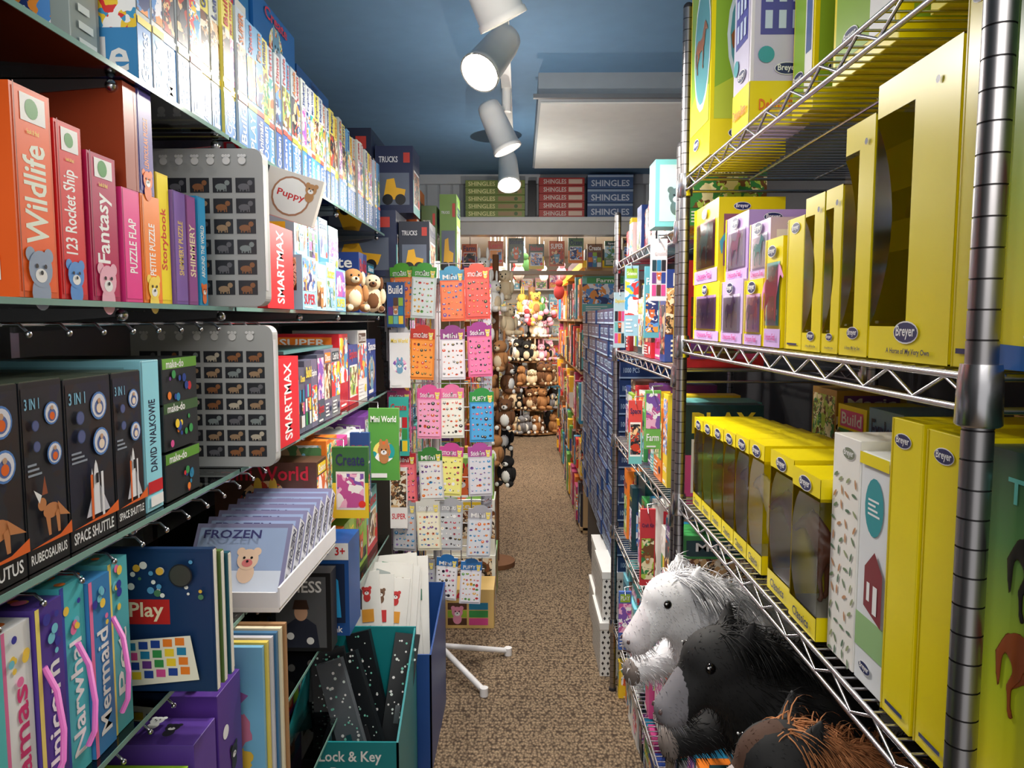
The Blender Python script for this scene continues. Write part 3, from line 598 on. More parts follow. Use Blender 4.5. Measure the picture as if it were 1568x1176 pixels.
# ------------------------------------------------------------ right shelf: toy horse boxes
def winbox(name,x0,x1,y0,y1,z0,z1,hc=(120,70,36),col=(240,220,4),inner=(130,150,150),style=0,cw=.3):
    """window box: aisle face = card frame with curved cut-out, clear window, toy horse inside"""
    b=B(name); c=pm(col,.3); t=.0015; w=y1-y0;h=z1-z0; D=x1-x0
    b.box((x1-t,y0,z0),(x1,y1,z1),c); b.box((x0,y0,z0),(x1,y1,z0+t),c); b.box((x0,y0,z1-t),(x1,y1,z1),c)
    b.box((x0+.55*D,y0+t,z0+t),(x1-t,y1-t,z1-t),pm(inner,.6)); g=right_face(b,x0+.55*D,y0,y1,z0,z1)
    g.rect(.05,.05,.95,.4,pm((130,165,90))); g.circ(.5,.6,w*.3,pm((225,235,240)))
    f=F(b,(x0,y1,z0),(0,-1,0),(0,0,1),w,h); g=F(b,(x0,y0,z0),(1,0,0),(0,0,1),D,h); n=14
    if style==0:   # crescent window wrapping the far edge
        b.box((x0,y0,z0),(x1,y0+t,z1),c); L=[(cw*math.sin(math.pi*k/n)**.8,.12+.74*k/n) for k in range(n+1)]
        for a,q in zip(L[:-1],L[1:]): b.poly([f.P(a[0],a[1]),f.P(1,a[1]),f.P(1,q[1]),f.P(q[0],q[1])],c)
        b.poly([f.P(0,0),f.P(1,0),f.P(1,.12),f.P(0,.12)],c); b.poly([f.P(0,.86),f.P(1,.86),f.P(1,1),f.P(0,1)],c)
        b.poly([f.P(0,.12),f.P(.5,.12),f.P(.5,.88),f.P(0,.88)],PLAS); b.box((x0+.45*D,y1-t,z0),(x1,y1,z1),c); b.box((x0,y1-t,z0),(x0+.45*D,y1,z0+.12*h),c)
        f.l=.002; f.logo(.52,.1,min(.05,w*.42)); f.text('A Horse of My Very Own',.28,.02,.82,.045,NAVY); f.circ(.78,.9,.004,NAVY,n=8)
    else:
        b.box((x0,y1-t,z0),(x1,y1,z1),c)
        b.poly([f.P(0,0),f.P(1,0),f.P(1,.15),f.P(0,.15)],c); b.poly([f.P(0,.86),f.P(1,.86),f.P(1,1),f.P(0,1)],c)
        for k in range(n):
            s0=k/n;s1=(k+1)/n; u0=.03+.25*abs(2*s0-1)**3;u1=.03+.25*abs(2*s1-1)**3
            b.poly([f.P(0,.15+.71*s0),f.P(u0,.15+.71*s0),f.P(u1,.15+.71*s1),f.P(0,.15+.71*s1)],c)
            b.poly([g.P(1,.15+.71*s0),g.P(.75-u0,.15+.71*s0),g.P(.75-u1,.15+.71*s1),g.P(1,.15+.71*s1)],c)
        b.poly([g.P(0,0),g.P(1,0),g.P(1,.15),g.P(0,.15)],c); b.poly([g.P(0,.86),g.P(1,.86),g.P(1,1),g.P(0,1)],c)
        b.poly([f.P(.0,.14),f.P(1,.14),f.P(1,.88),f.P(.0,.88)],PLAS); b.poly([g.P(0,.14),g.P(.9,.14),g.P(.9,.88),g.P(0,.88)],PLAS)
        f.l=.002; f.logo(.5,.93,min(.045,w*.6)); g.l=.002; g.logo(.3,.93,.04); f.text('Classics',.2,.04,.8,.1,NAVY)
    HV,HF=HORSE
    b.box((x0+.02*D,y0+t*2,z0+.13*h),(x0+.52*D,y1-t*2,z0+.14*h),pm((200,205,190)))
    if style: s=h*.50; T=Matrix.Translation((x0+.058,(y0+y1)/2,z0+.14*h))@Matrix.Rotation(math.radians(138),4,'Z')@Matrix.Scale(s,4)
    else: s=min(h*.5,w*.78); T=Matrix.Translation((x0+.22*D,(y0+y1)/2,z0+.14*h))@Matrix.Rotation(math.radians(95),4,'Z')@Matrix.Diagonal((s,s,max(s,h*.45),1))
    b.M=T; b.add(HV,HF,pm(hc,.4),True); b.M=Matrix.Identity(4)
    return b.done()
def panelbox(name,x0,x1,y0,y1,z0,z1,lu=.45,lv=.93):
    b=B(name); b.box((x0,y0,z0),(x1,y1,z1),YEL); f=right_face(b,x0,y0,y1,z0,z1); f.rect(0,0,.04,1,pm((215,195,20))); f.logo(lu,lv,min(.034,(y1-y0)*.6)); f.lines(.2,.03,.8,.06,1,NAVY); f=cam_face(b,y0,x0,x1,z0,z1); f.logo(.2,.9,.04); return b.done(.001)
z=1.5065
winbox('toy_horse_box',XF,.62,.705,.865,z,1.812,inner=(150,160,170),hc=(110,66,40),cw=.26)
winbox('toy_horse_box',XF,.60,.87,.945,z,1.785,inner=(150,160,170),hc=(150,90,60),cw=.5)
winbox('toy_horse_box',XF,.60,.95,1.0,z,1.72,inner=(160,170,180),hc=(80,60,50),cw=.6)
winbox('toy_horse_box',XF,.58,1.005,1.07,z,1.72,inner=(150,170,160),hc=(200,190,170),cw=.6)
panelbox('toy_horse_box',XF,.6,1.075,1.14,z,1.70,.5,.92)
panelbox('toy_horse_box',XF,.66,.658,.70,z,1.86)
def posterbox(name,y0,y1,z0,z1,top,hu):
    m,n,l,p=newmat('green_gradient_print'); p.inputs['Roughness'].default_value=.3
    tc=n.new('ShaderNodeTexCoord'); sx=n.new('ShaderNodeSeparateXYZ'); mr=n.new('ShaderNodeMapRange'); mr.inputs['From Min'].default_value=z0; mr.inputs['From Max'].default_value=z1
    r=n.new('ShaderNodeValToRGB'); r.color_ramp.elements[0].color=lin((232,214,30)); r.color_ramp.elements[1].color=lin((30,66,60)); e=r.color_ramp.elements.new(.4); e.color=lin((168,188,36)); e=r.color_ramp.elements.new(.75); e.color=lin((80,126,70))
    l.new(tc.outputs['Object'],sx.inputs[0]); l.new(sx.outputs[2],mr.inputs['Value']); l.new(mr.outputs[0],r.inputs['Fac']); l.new(r.outputs[0],p.inputs['Base Color'])
    b=B(name); b.box((XF+.01,y0,z0),(.8,y1,z1),m); f=right_face(b,XF+.01,y0,y1,z0,z1)
    if top: f.text(top,.12,.86,.62,.93,pm((90,170,160)))
    f.horse(hu,.56,.085,pm((24,20,22))); f.horse(hu-.02,.29,.088,pm((140,66,28))); f.logo(hu-.03,.14,.05); f.text('World of Horses',hu-.17,.05,hu+.15,.08,WHITE)
    f.poly([(0,0),(1,0),(1,.03),(0,.06)],pm((30,90,160)))
    return b.done(.001)
posterbox('toy_horse_poster_box',.36,.652,1.508,1.87,None,.3)
posterbox('toy_horse_poster_box',.36,.660,1.1225,1.44,'The Horse',.3)
b=B('unicorn_toy_boxes')
def uni(x0,x1,y0,y1,z0,z1,c,inner):
    b.box((x0,y0,z0),(x1,y1,z1),pm(c)); f=right_face(b,x0,y0,y1,z0,z1); f.rect(.12,.2,.88,.78,pm(inner)); f.rect(0,0,.06,1,YEL); f.rect(.06,0,1,.17,pm((200,170,225)))
    for k in range(8): f.circ(R.uniform(.2,.8),R.uniform(.3,.75),.003,WHITE,n=6)
    f.horse(.5,.24,(z1-z0)*.45,pm(R.choice([(90,190,200),(230,150,200),(90,110,190),(150,110,190)])))
    f.text('Unicorn Foal',.2,.05,.8,.14,pm((200,60,140))); f.logo(.5,.88,min(.045,(y1-y0)*.5))
    b.poly([f.P(.12,.2),f.P(.88,.2),f.P(.88,.78),f.P(.12,.78)],PLAS)
    g=cam_face(b,y0,x0,x1,z0,z1); g.rect(.08,.18,.7,.8,pm(inner)); g.horse(.35,.22,(z1-z0)*.45,pm((80,180,190))); g.logo(.35,.89,.035)
for s in((XF,.55,1.52,1.74,z,1.63,(240,220,4),(190,150,210)),(XF,.55,1.36,1.51,z,1.625,(200,180,225),(230,220,245)),(XF,.55,1.25,1.35,z,1.62,(240,220,4),(220,180,220)),
          (XF,.56,1.16,1.24,z,1.68,(240,220,4),(120,190,190)),(XF,.54,1.54,1.75,1.6305,1.80,(240,220,4),(150,90,110)),(XF+.01,.54,1.37,1.52,1.6255,1.75,(190,160,215),(225,210,240)),(XF+.01,.54,1.25,1.36,1.6205,1.72,(215,190,230),(240,230,250))):
    uni(*s)
b.done(.001)
b=B('boxed_toy_figures')
for y0 in(.75,.89,1.03,1.17,1.31,1.45,1.59):
    gbox(b,.68,.83,y0,y0+.13,1.5065,1.5065+R.uniform(.15,.24),'R',R.choice([(100,60,60),(120,120,80),(70,90,110)]))
    gbox(b,.68,.83,y0,y0+.13,1.1215,1.1215+R.uniform(.24,.3),'R',R.choice([(240,220,4),(110,150,190),(100,110,90),(180,140,60)]))
b.done()
z=1.1215; hcs=[(150,90,50),(210,190,160),(60,50,46),(170,110,60),(140,80,44),(230,225,215)]
y=1.72
for i in range(6):
    t=.083; h=.205+.003*i; y0=y-t
    winbox('toy_horse_window_box',XF+.002,.56,y0,y-.004,z,z+h,style=1,hc=hcs[i],inner=(200,214,220)); y=y0
winbox('toy_horse_window_box',XF-.005,.57,1.07,1.17,z,z+.225,style=1,hc=(150,84,46),inner=(170,160,195))
winbox('toy_horse_window_box',XF-.010,.57,.962,1.06,z,z+.22,style=1,hc=(120,66,38),inner=(150,120,175))
b=B('floral_toy_box'); b.box((XF,.875,z),(.6,.95,z+.285),pm((240,238,232))); f=right_face(b,XF,.875,.95,z,z+.285); f.logo(.6,.93,.035,m1=pm((120,130,110)))
for k in range(13):
    for q_ in range(4):
        u=.14+.24*q_+R.uniform(-.05,.05); v=.03+.065*k+R.uniform(-.015,.015); a=R.uniform(0,6.28); f.l=.001
        c=pm(R.choice([(110,134,100),(150,160,120),(190,140,100),(90,120,96)])); r1,r2=.0065,.0022
        p=[(u+(r1*math.cos(t)*math.cos(a)-r2*math.sin(t)*math.sin(a))/f.w,v+(r1*math.cos(t)*math.sin(a)+r2*math.sin(t)*math.cos(a))/f.h) for t in [i*math.pi/4 for i in range(8)]]
        f.poly(p,c)
b.done(.001)
b=B('teal_label_toy_box'); b.box((XF,.80,z),(.6,.87,z+.275),pm((228,232,236))); f=right_face(b,XF,.80,.87,z,z+.275); f.rect(0,.15,1,.3,pm((150,190,130))); f.circ(.5,.78,.022,pm((40,150,160)),.034); f.lines(.3,.74,.7,.82,4,WHITE); f.logo(.4,.08,.03)
f.poly([(.3,.35),(.9,.3),(.9,.52),(.62,.6),(.3,.52)],pm((130,40,50))); f.rect(.4,.38,.5,.46,WHITE); f.rect(.62,.34,.76,.46,WHITE); f.rect(0,.95,1,1,YEL); b.done(.001)
panelbox('toy_horse_box',XF-.004,.66,.735,.795,z,z+.325,.4)
panelbox('toy_horse_box',XF-.002,.66,.668,.73,z,z+.322,.5)
def topbox(name,x0,x1,y0,y1,z0,z1,kind):
    b=B(name); g=pm((140,180,50)); b.box((x0,y0,z0),(x1,y1,z1),YEL if kind!=2 else pm((230,226,235))); f=right_face(b,x0,y0,y1,z0,z1); h=cam_face(b,y0,x0,x1,z0,z1)
    for q in(f,h):
        if kind==1:
            q.rect(.05,.15,.95,1,g); q.poly([(.05,.15),(.95,.15),(.95,.3),(.5,.36),(.05,.28)],pm((190,205,60))); q.circ(.6,.5,min(q.w*.4,.07),pm((220,235,240)),q.h*.28); q.circ(.6,.5,min(q.w*.36,.063),pm((90,160,170)),q.h*.25); q.text('Deluxe Set',.1,.84,.9,.9,WHITE); q.logo(.4,.09,.05); q.horse(.55,.4,.08,pm((150,90,50)))
        elif kind==2:
            q.rect(.06,.2,.94,.96,pm((205,200,225))); q.rect(0,0,1,.22,YEL)
            q.rect(.15,.45,.85,.75,pm((80,80,160))); q.poly([(.1,.75),(.9,.75),(.5,.88)],pm((60,60,130)))
            for i in range(3):
                for j in range(2): q.rect(.22+.22*i,.48+.13*j,.34+.22*i,.57+.13*j,pm((200,215,240)))
            q.circ(.25,.35,.014,pm((60,160,170))); q.logo(.6,.28,.045); q.text('Deluxe Barn',.15,.05,.9,.15,pm((230,110,40)))
        else:
            q.rect(.05,.1,.6,.9,g); q.rect(.6,.1,.95,.9,WHITE); q.rect(.65,.3,.9,.6,pm((90,110,160))); q.poly([(.62,.6),(.93,.6),(.78,.78)],pm((60,60,90))); q.logo(.3,.2,.05)
    return b.done(.001)
topbox('toy_stable_box',XF-.02,.54,1.55,1.73,1.8865,2.36,1)
topbox('toy_barn_box',XF-.01,.5,1.32,1.42,1.8865,2.22,2)
topbox('toy_barn_box',XF+.06,.62,1.22,1.31,1.8865,2.2,3)
topbox('toy_stable_box',XF+.05,.8,.93,1.12,1.8865,2.15,3)
topbox('toy_stable_box',XF+.05,.82,.66,.86,1.8865,2.1,3)
# ------------------------------------------------------------ plush ponies
def strand(b,p,d,L,r,mat,grav=0,curl=None,seg=4):
    p=Vector(p);d=Vector(d).normalized(); a=d.orthogonal().normalized(); a=Matrix.Rotation(R.uniform(0,6.28),3,d)@a; bb=d.cross(a)
    vs=[];fs=[]
    for i in range(seg):
        k=1-i/seg*.75
        for t in(0,2.09,4.19): vs.append(p+(a*math.cos(t)+bb*math.sin(t))*r*k)
        if i: 
            o=3*i
            for t in range(3): fs.append((o-3+t,o-3+(t+1)%3,o+(t+1)%3,o+t))
        d=(d+Vector((0,0,-grav/seg))+(curl or Vector((0,0,0)))/seg).normalized(); p=p+d*L/seg
    vs.append(p); o=3*(seg-1)
    for t in range(3): fs.append((o+t,o+(t+1)%3,3*seg))
    b.add(vs,fs,mat,True)
HZ=-.045; HX=.015   # head carried low: lying pony
def ponyparts(b):
    b.sph((-.01,0,.125),(.21,.118,.112),WHITE,20,14); b.sph((.11,0,.13),(.1,.1,.1),WHITE,16,12); b.sph((-.14,0,.125),(.12,.12,.118),WHITE,16,12)
    b.cap((.12,0,.15),.085,(.19+HX,0,.24+HZ),.06); b.sph((.205+HX,0,.275+HZ),(.07,.056,.06),WHITE,16,12)
    b.cap((.225+HX,0,.265+HZ),.045,(.285+HX,0,.20+HZ),.034); b.sph((.29+HX,0,.195+HZ),(.034,.037,.032),WHITE)
    for k in(-1,1):
        b.cap((.175+HX,k*.034,.32+HZ),.018,(.165+HX,k*.046,.360+HZ),.006)
        b.cap((.12,k*.08,.08),.05,(.19,k*.095,.04),.034); b.cap((.19,k*.095,.04),.034,(.26,k*.09,.034),.03)
        b.cap((-.13,k*.08,.1),.08,(-.04,k*.13,.05),.042); b.cap((-.04,k*.13,.05),.038,(-.13,k*.155,.034),.03); b.cap((-.13,k*.155,.034),.03,(-.05,k*.17,.03),.03)
PONY=blend(ponyparts,.007,5)
def pony(name,loc,ang,s,body,mane,patch=None,pmat=None,muz=None,fur=.012,nm=900,lm=1.):
    b=B(name); M=Matrix.Translation(loc)@Matrix.Rotation(ang,4,'Z')@Matrix.Scale(s,4); b.M=M
    V,FS=PONY; bf=[];pf=[];mf=[]
    isM=lambda c:bool(muz) and c.x>.292 and c.z>.1
    for f in FS:
        c=sum((Vector(V[i]) for i in f),Vector())/len(f)
        if isM(c): mf.append(f)
        elif patch and patch(c): pf.append(f)
        else: bf.append(f)
    b.add(V,bf,body,True)
    if pf: b.add(V,pf,pmat,True)
    if mf: b.add(V,mf,muz,True)
    for f in R.sample(FS,min(len(FS),7500)):
        p=[Vector(V[i]) for i in f]; c=sum(p,Vector())/len(p); n=(p[1]-p[0]).cross(p[2]-p[0])
        if n.length<1e-12: continue
        n.normalize(); mm=body
        if isM(c): mm=muz
        elif patch and patch(c): mm=pmat
        head=c.x>.2 and c.z>.14
        strand(b,c-n*.002,n+Vector((-.9,0,-.4))+Vector((R.uniform(-.3,.3),R.uniform(-.3,.3),R.uniform(-.3,.3))),fur*(.5 if head else 1.4)*R.uniform(.7,1.3),.0012,mm,.4,seg=2)
    crest=[(.215+HX,0,.335+HZ),(.18+HX,0,.335+HZ),(.14+HX,0,.305+HZ),(.11,0,.25),(.07,0,.235),(.03,0,.228)]
    for i in range(nm):
        t=R.uniform(0,4.99); k=int(t); q=t-k; a=Vector(crest[k]).lerp(Vector(crest[min(k+1,5)]),q); sd=R.choice([-1,1,1])
        strand(b,a+Vector((0,R.uniform(-.016,.016),0))-Vector((0,0,.012)),(R.uniform(-1.2,.0),sd*R.uniform(.3,1.1),R.uniform(.4,1.1)),lm*R.uniform(.07,.13),.0018,mane,R.uniform(2.,3.4),Vector((R.uniform(-1.2,-.2),0,0)),6)
    for i in range(180): strand(b,(.2+HX,R.uniform(-.022,.022),.328+HZ),(1,R.uniform(-.6,.6),R.uniform(.2,.9)),R.uniform(.03,.06),.0015,mane,2.4,None,5)
    for i in range(300): strand(b,(-.22,R.uniform(-.015,.015),.15+R.uniform(-.015,.015)),(-1,R.uniform(-.4,.4),R.uniform(0,.8)),R.uniform(.07,.1),.0017,mane,2.4,None,6)
    for k in(-1,1):
        b.sph((.243+HX,k*.047,.285+HZ),(.009,.007,.0095),pm((10,8,8),.08),12,8); b.sph((.25+HX,k*.053,.289+HZ),.002,WHITE,6,5); b.sph((.317+HX,k*.015,.199+HZ),(.005,.004,.005),pm((90,70,70)),8,6)
        b.sph((.27,k*.09,.03),(.02,.031,.03),pm((120,110,105),.8),10,8)
    b.tube([(.316+HX,-.02,.179+HZ),(.323+HX,0,.177+HZ),(.316+HX,.02,.179+HZ)],.0015,pm((80,60,60)),5)
    return b.done()
WF=pm((232,232,236),.9,name='white_plush');BF=pm((20,20,22),.75,name='black_plush');BRF=pm((188,124,78),.9,name='chestnut_plush');DBR=pm((70,44,30),.85,name='dark_brown_plush')
pony('plush_pony',(.50,1.52,PZ+.002),math.pi+.32,.92,WF,WF,muz=pm((215,210,215),.9),fur=.018,nm=1900,lm=1.35)
pony('plush_pony',(.53,1.22,PZ+.002),math.pi+.2,.94,BF,BF,lambda c:(-.14<c.x<-.02 and c.z>.1),WF,pm((120,118,124),.9),.018,nm=1400,lm=1.1)
pony('plush_pony',(.53,.95,PZ-.03+.032),math.pi+.1,.86,BF,BRF,lambda c:(c.x>.22 and abs(c.y)<.016) or c.x<-.1,DBR,pm((200,190,190),.9),.016,nm=1300)
# ------------------------------------------------------------ unit 2 merchandise
b=B('assorted_toy_boxes')
for z,lim in((1.7815,.17),(1.4315,.27),(1.0815,.27),(.7015,.3),(.3015,.33),(.001,.22)):
    y=1.86
    while y<2.94:
        t=min(R.uniform(.06,.15),2.97-y); h=lim*R.uniform(.6,1); x0=XF+R.uniform(-.0,.03)
        if t>.04: gbox(b,x0,x0+.2,y,y+t-.006,z,z+h,'R',R.choice(COLS+[(240,240,235),(120,200,220)]))
        if h<lim*.75 and t>.05: gbox(b,x0+.01,x0+.2,y+.004,y+t-.01,z+h+.0005,z+h+.05,'R')
        y+=t
b.done(.001)
b=B('assorted_boxed_toys')
for z,lim in((.3015,.3),(.001,.25)):
    y=.68
    while y<1.74:
        t=min(R.uniform(.1,.2),1.76-y); h=lim*R.uniform(.7,1)
        if t>.04: gbox(b,XF+.01,XF+.3,y,y+t-.006,z,z+h,'R')
        y+=t
b.done(.001)
b=B('hanging_toy_cards')
for i,(x,y,z0,h,c) in enumerate(((.34,1.95,1.60,.16,(235,235,240)),(.35,2.1,1.5,.2,(90,170,190)),(.33,2.35,1.5,.22,(150,200,220)),(.34,2.7,1.45,.2,(180,210,225)),(.34,2.0,1.2,.16,(120,190,90)),(.34,2.3,1.1,.2,(210,70,70)),(.34,2.05,.8,.22,(210,60,70)),(.34,2.1,.5,.2,(60,150,210)),(.33,2.4,.45,.2,(70,110,190)))):
    b.box((x,y,z0),(x+.042,y+.01,z0+h),pm(c)); cover(cam_face(b,y,x,x+.042,z0,z0+h),None,i)
    b.tube([(x+.02,y-.01,z0+h-.01),(x+.02,y+.012,z0+h+.01),(x+.05,y+.02,z0+h+.012)],.002,CHROME,5)
b.done()
b=B('teal_gift_box'); b.box((.355,1.99,1.7955),(.47,2.08,1.97),pm((120,195,198))); f=cam_face(b,1.99,.355,.47,1.7955,1.97); f.rect(.1,.08,.9,.92,pm((185,222,218))); f.critter(.5,.45,.022,pm((90,110,110))); b.done(.001)
b=B('stacked_navy_boxes'); nb=pm((36,62,112)); lt=pm((170,200,230))
b.box((.46,3.12,0),(.7,4.93,.45),DARK)
for j in range(15):
    for i in range(9):
        y0=3.14+i*.2; z0=.452+j*.077; x0=.415+R.uniform(0,.012)
        b.box((x0,y0,z0),(.7,y0+.19,z0+.074),nb); f=right_face(b,x0,y0,y0+.19,z0,z0+.074); f.rect(.02,.04,.98,.14,lt); f.rect(.02,.86,.98,.94,pm((24,44,90))); f.text('PUZZLE',.1,.35,.75,.8,lt)
        if i==0: f=cam_face(b,y0,x0,.7,z0,z0+.074); f.text('1000 PCS',.05,.3,.3,.75,lt); f.rect(.0,.06,1,.14,lt)
b.done()
b=B('patterned_gift_boxes'); bw=pm((232,232,230)); bk=pm((44,44,50))
for y0,y1,x0,z0,z1 in((3.12,3.45,.35,0,.24),(3.14,3.45,.36,.24,.46),(3.48,3.85,.37,0,.2),(3.49,3.84,.38,.2,.42)):
    b.box((x0,y0,z0+.0005),(.452,y1,z1-.03),bw); b.box((x0-.003,y0-.003,z1-.03),(.455,y1+.003,z1),bw)
    for f in(right_face(b,x0,y0,y1,z0,z1-.03),cam_face(b,y0,x0,.452,z0,z1-.03)):
        nu=max(2,int(f.w/.022)); nv=max(2,int(f.h/.022))
        for i in range(nu):
            for j in range(nv):
                f.l=.0006; u=(i+.5+(j%2)*.3)/(nu+.4); v=(j+.5)/nv; du=.006/f.w; dv=.0085/f.h; f.poly([(u-du,v),(u,v-dv),(u+du,v),(u,v+dv)],bk)
b.done()
# ------------------------------------------------------------ header shelf
b=B('boxed_jigsaw_stack')
for i in range(5):
    b.box((-.35,4.82,2.206+i*.047),(.03,4.96,2.251+i*.047),pm((140,158,76))); f=cam_face(b,4.82,-.35,.03,2.206+i*.047,2.251+i*.047); f.text('SHINGLES',.05,.2,.5,.8,pm((250,245,170))); f.rect(.55,.2,.95,.8,pm((180,150,100))); f.circ(.85,.5,.012,pm((90,120,60)))
for i in range(5):
    b.box((.12,4.82,2.206+i*.05),(.41,4.96,2.254+i*.05),pm((190,66,62))); f=cam_face(b,4.82,.12,.41,2.206+i*.05,2.254+i*.05); f.text('SHINGLES',.1,.2,.6,.8,pm((240,225,215))); f.rect(.65,.2,.95,.8,pm((240,210,190)))
for i in range(3):
    b.box((.43,4.82,2.206+i*.09),(.72,4.96,2.294+i*.09),pm((76,104,150))); f=cam_face(b,4.82,.43,.72,2.206+i*.09,2.294+i*.09); f.text('SHINGLES',.08,.15,.92,.6,pm((220,230,245))); f.rect(0,.8,1,.95,pm((170,190,215)))
b.box((.05,4.84,2.206),(.10,4.95,2.44),BLACK)
b.done(.001)
b=B('hanging_picture_books')
for i,x in enumerate((-.40,-.22,-.08,.06,.2,.33,.46,.58,.7)):
    z0=1.90+.02*(i%3); gbox(b,x,x+.105,5.15,5.17,z0,z0+.17,'L',R.choice([(130,90,60),(90,120,90),(150,130,90),(200,100,60),(90,100,90)]))
    b.tube([(x+.057,5.14,z0+.16),(x+.057,5.14,2.14)],.002,DARK,5)
b.box((-.61,5.11,1.86),(.79,5.2,1.885),pm((150,120,90))); b.done()
# ------------------------------------------------------------ far left: cabinet, puppets, white boxes
b=B('toy_shelf_cabinet'); b.box((-.98,3.5,0),(-.62,4.95,1.7),pm((90,86,80))); b.box((-.97,3.01,1.7),(-.3,3.76,1.718),pm((90,90,90))); b.box((-.97,3.01,0),(-.62,3.03,1.7),pm((60,66,66)))
for j in range(5):
    for i in range(6): gbox(b,-.62,-.56,3.55+i*.22,3.73+i*.22,.1+j*.31,.36+j*.31,'L')
b.done()
b=B('hand_puppet_display'); b.tube([(-.15,4.6,0),(-.15,4.6,1.95)],.02,BRN,10); b.tube([(-.15,4.6,0),(-.15,4.6,.03)],.12,BRN,20)
for i in range(18):
    a=i*2.4; zz=.62+.072*i; plush(b,(-.15+.075*math.cos(a),4.58+.075*math.sin(a),zz-.1),.2,[BLKF,BLKF,TAN,BLKF,BRN,BRN,CRM,TAN,BRN,BRN,TAN,WHF,WHF,CRM,WHF,WHF,CRM,WHF][i],R.choice([CRM,WHF]),R.uniform(-1,1),R.choice(['round','flop','long']))
b.done()
b=B('white_toy_boxes')
for y0,z0,z1,c in((3.62,.0,.2,(225,190,120)),(3.85,.0,.3,(236,238,228)),(3.86,.3,.6,(236,238,228)),(4.1,.0,.25,(90,160,60))):
    gbox(b,-.5,-.13-.01*z0,y0,y0+.2,z0+.0005,z1,'L',c)
gbox(b,-.48,-.14,3.88,4.02,.6005,.82,'L',(140,190,90)); b.done(.001)
# far room
b=B('plush_toy_display'); wd=pm((150,110,70),.5); c=(.16,10.2)
for k,(z0,r) in enumerate(((.02,.52),(.34,.48),(.66,.44),(.98,.4),(1.3,.34),(1.6,.28))):
    b.tube([(c[0],c[1],z0),(c[0],c[1],z0+.02)],r-.1,wd,32)
    m=int(2*math.pi*r/.14); pal=[TAN,CRM,BRN,BRN,TAN,BLKF,GRY] if k<3 else ([TAN,CRM,WHF,WHF,GRY,BLKF,PNK] if k<5 else [REDF,GRN,WHF,YLF,PNK])
    for i in range(m):
        a=2*math.pi*i/m+k+R.uniform(-.15,.15); rr=r-.1-R.uniform(0,.08); plush(b,(c[0]+rr*math.cos(a),c[1]+rr*math.sin(a),z0+.02),R.uniform(.2,.34),R.choice(pal),R.choice([CRM,WHF,TAN]),a+math.pi/2+R.uniform(-.7,.7),R.choice(['round','long','flop','round']))
for i in range(40):
    a=R.uniform(3.1,6.28); b.sph((c[0]+.34*math.cos(a),c[1]+.34*math.sin(a),R.uniform(1.5,1.68)),.04,R.choice([PNK,YLF,REDF,WHF,PNK]),8,6)
b.tube([(c[0],c[1],0),(c[0],c[1],2.0)],.05,wd,12); b.done()
def farshelf(name,x0,x1,y0,y1,side):
    b=B(name); w=pm((176,146,108)); 
    b.box((x1-.02,y0,0) if side=='R' else (x0,y0,0),(x1,y1,1.9) if side=='R' else (x0+.02,y1,1.9),w)
    b.box((x0,y0,1.92),(x1,y1,1.97),pm((240,200,30))); b.box((x0+.02,y0+.01,1.97),(x1-.02,y1-.01,2.05),pm((60,60,66)))
    for y in(y0,(y0+y1)/2,y1-.02): b.box((x0+.02,y,0),(x1,y+.02,1.92),w)
    for z in(.02,.4,.78,1.16,1.54):
        b.box((x0,y0,z),(x1,y1,z+.02),w); y=y0+.03
        while y<y1-.12:
            t=R.uniform(.08,.18)
            if not(y<(y0+y1)/2+.02<y+t):
                dx=R.uniform(-.02,.01); gbox(b,x0+(dx if side=='R' else .02),x1-(.04 if side=='R' else dx),y,y+t-.006,z+.0205,z+.02+R.uniform(.2,.34),side,R.choice([(220,50,50),(240,190,50),(70,60,60),(60,150,190),(230,130,50),(100,170,80),(120,80,50),(40,40,50),(180,60,110)]))
            y+=t
    for z in(.45,.83,1.2,1.58):
        gbox(b,x0+.0,x1-.02,y0-.014,y0-.002,z,z+.28,'N',R.choice(COLS))
    return b.done()
farshelf('toy_shelf',.44,.78,5.3,7.2,'R'); farshelf('toy_shelf',.46,.85,7.4,9.0,'R'); farshelf('toy_shelf',-1.0,-.4,5.3,7.4,'L'); farshelf('toy_shelf',-.95,-.35,7.8,9.4,'L')
b=B('hanging_mobile_toys')
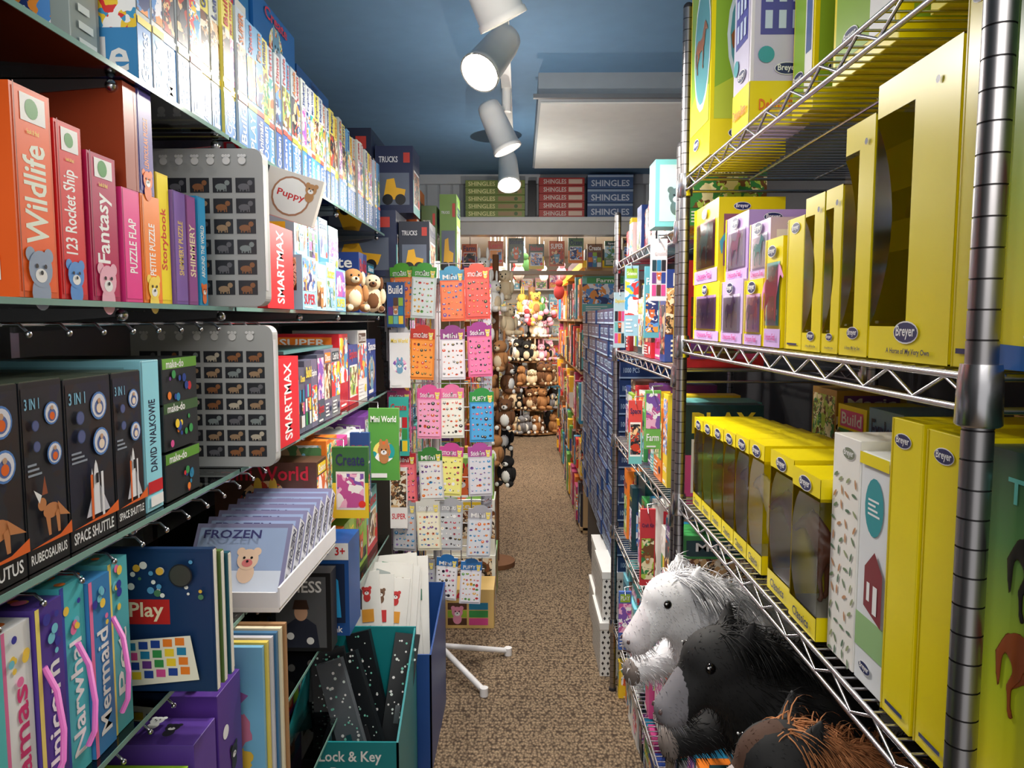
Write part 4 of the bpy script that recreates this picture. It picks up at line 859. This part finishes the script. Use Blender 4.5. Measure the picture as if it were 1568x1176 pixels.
for i in range(18):
    x=R.uniform(-.3,.40);y=R.uniform(6.5,9);zz=R.uniform(1.8,2.2); m_=R.choice([PNK,REDF,YLF,GRN,WHF,WHF,pm((120,180,220))])
    b.sph((x,y,zz),(.05,.05,.07),m_,10,8); b.sph((x,y-.02,zz+.08),.035,m_,10,8); b.tube([(x,y,zz+.07),(x,y,2.5)],.004,WHITE,5)
b.done()
b=B('rear_wall_display'); 
for j in range(6):
    b.box((-1.5,11.3,.1+j*.38),(2.0,11.6,.12+j*.38),WHITE)
    for i in range(16): gbox(b,-1.45+i*.21,-1.27+i*.21,11.32,11.5,.1205+j*.38,.12+j*.38+R.uniform(.15,.32),'N',R.choice([(240,240,235),(250,210,120),(230,90,80),(120,190,220),(240,180,200)]))
b.done()
# ------------------------------------------------------------ lights
def area(name,loc,rot,sx,sy,e,c=(1,.95,.88)):
    L=bpy.data.lights.new(name,'AREA'); L.shape='RECTANGLE'; L.size=sx;L.size_y=sy;L.energy=e;L.color=c
    o=bpy.data.objects.new(name,L); sc.collection.objects.link(o); o.location=loc; o.rotation_euler=rot; return o
area('added_fill_near',(.05,-.8,2.3),(math.radians(50),0,0),1.5,.8,30)  # added fill behind the camera, tilted forward; no fixture belongs to it
area('ceiling_light_far',(.2,8.0,2.46),(0,0,0),2.2,3.0,210,(1,.93,.82))
area('ceiling_light_mid',(.1,5.9,2.46),(0,0,0),1,.6,24,(1,.93,.82))
for y,e in((1.3,5),(2.6,6),(3.7,7)):  # added invisible points that lift the dark ceiling, separate from the track heads
    L=bpy.data.lights.new('added_ceiling_fill','POINT'); L.energy=e; L.shadow_soft_size=0; L.color=(1,.94,.86)
    o=bpy.data.objects.new('added_ceiling_fill_point',L); sc.collection.objects.link(o); o.location=(0,y,2.0)
w=bpy.data.worlds.new('World'); sc.world=w; w.use_nodes=True; w.node_tree.nodes['Background'].inputs['Color'].default_value=(1,.98,.95,1); w.node_tree.nodes['Background'].inputs['Strength'].default_value=.7
# ------------------------------------------------------------ camera
cd=bpy.data.cameras.new('camera'); cd.lens=26.06; cd.sensor_width=36; cd.clip_start=.02
co=bpy.data.objects.new('camera',cd); sc.collection.objects.link(co); co.location=(0,0,1.55)
co.rotation_euler=(math.radians(90-4.93),0,math.radians(.62)); sc.camera=co
print('objs',len(bpy.data.objects),'mats',len(bpy.data.materials))
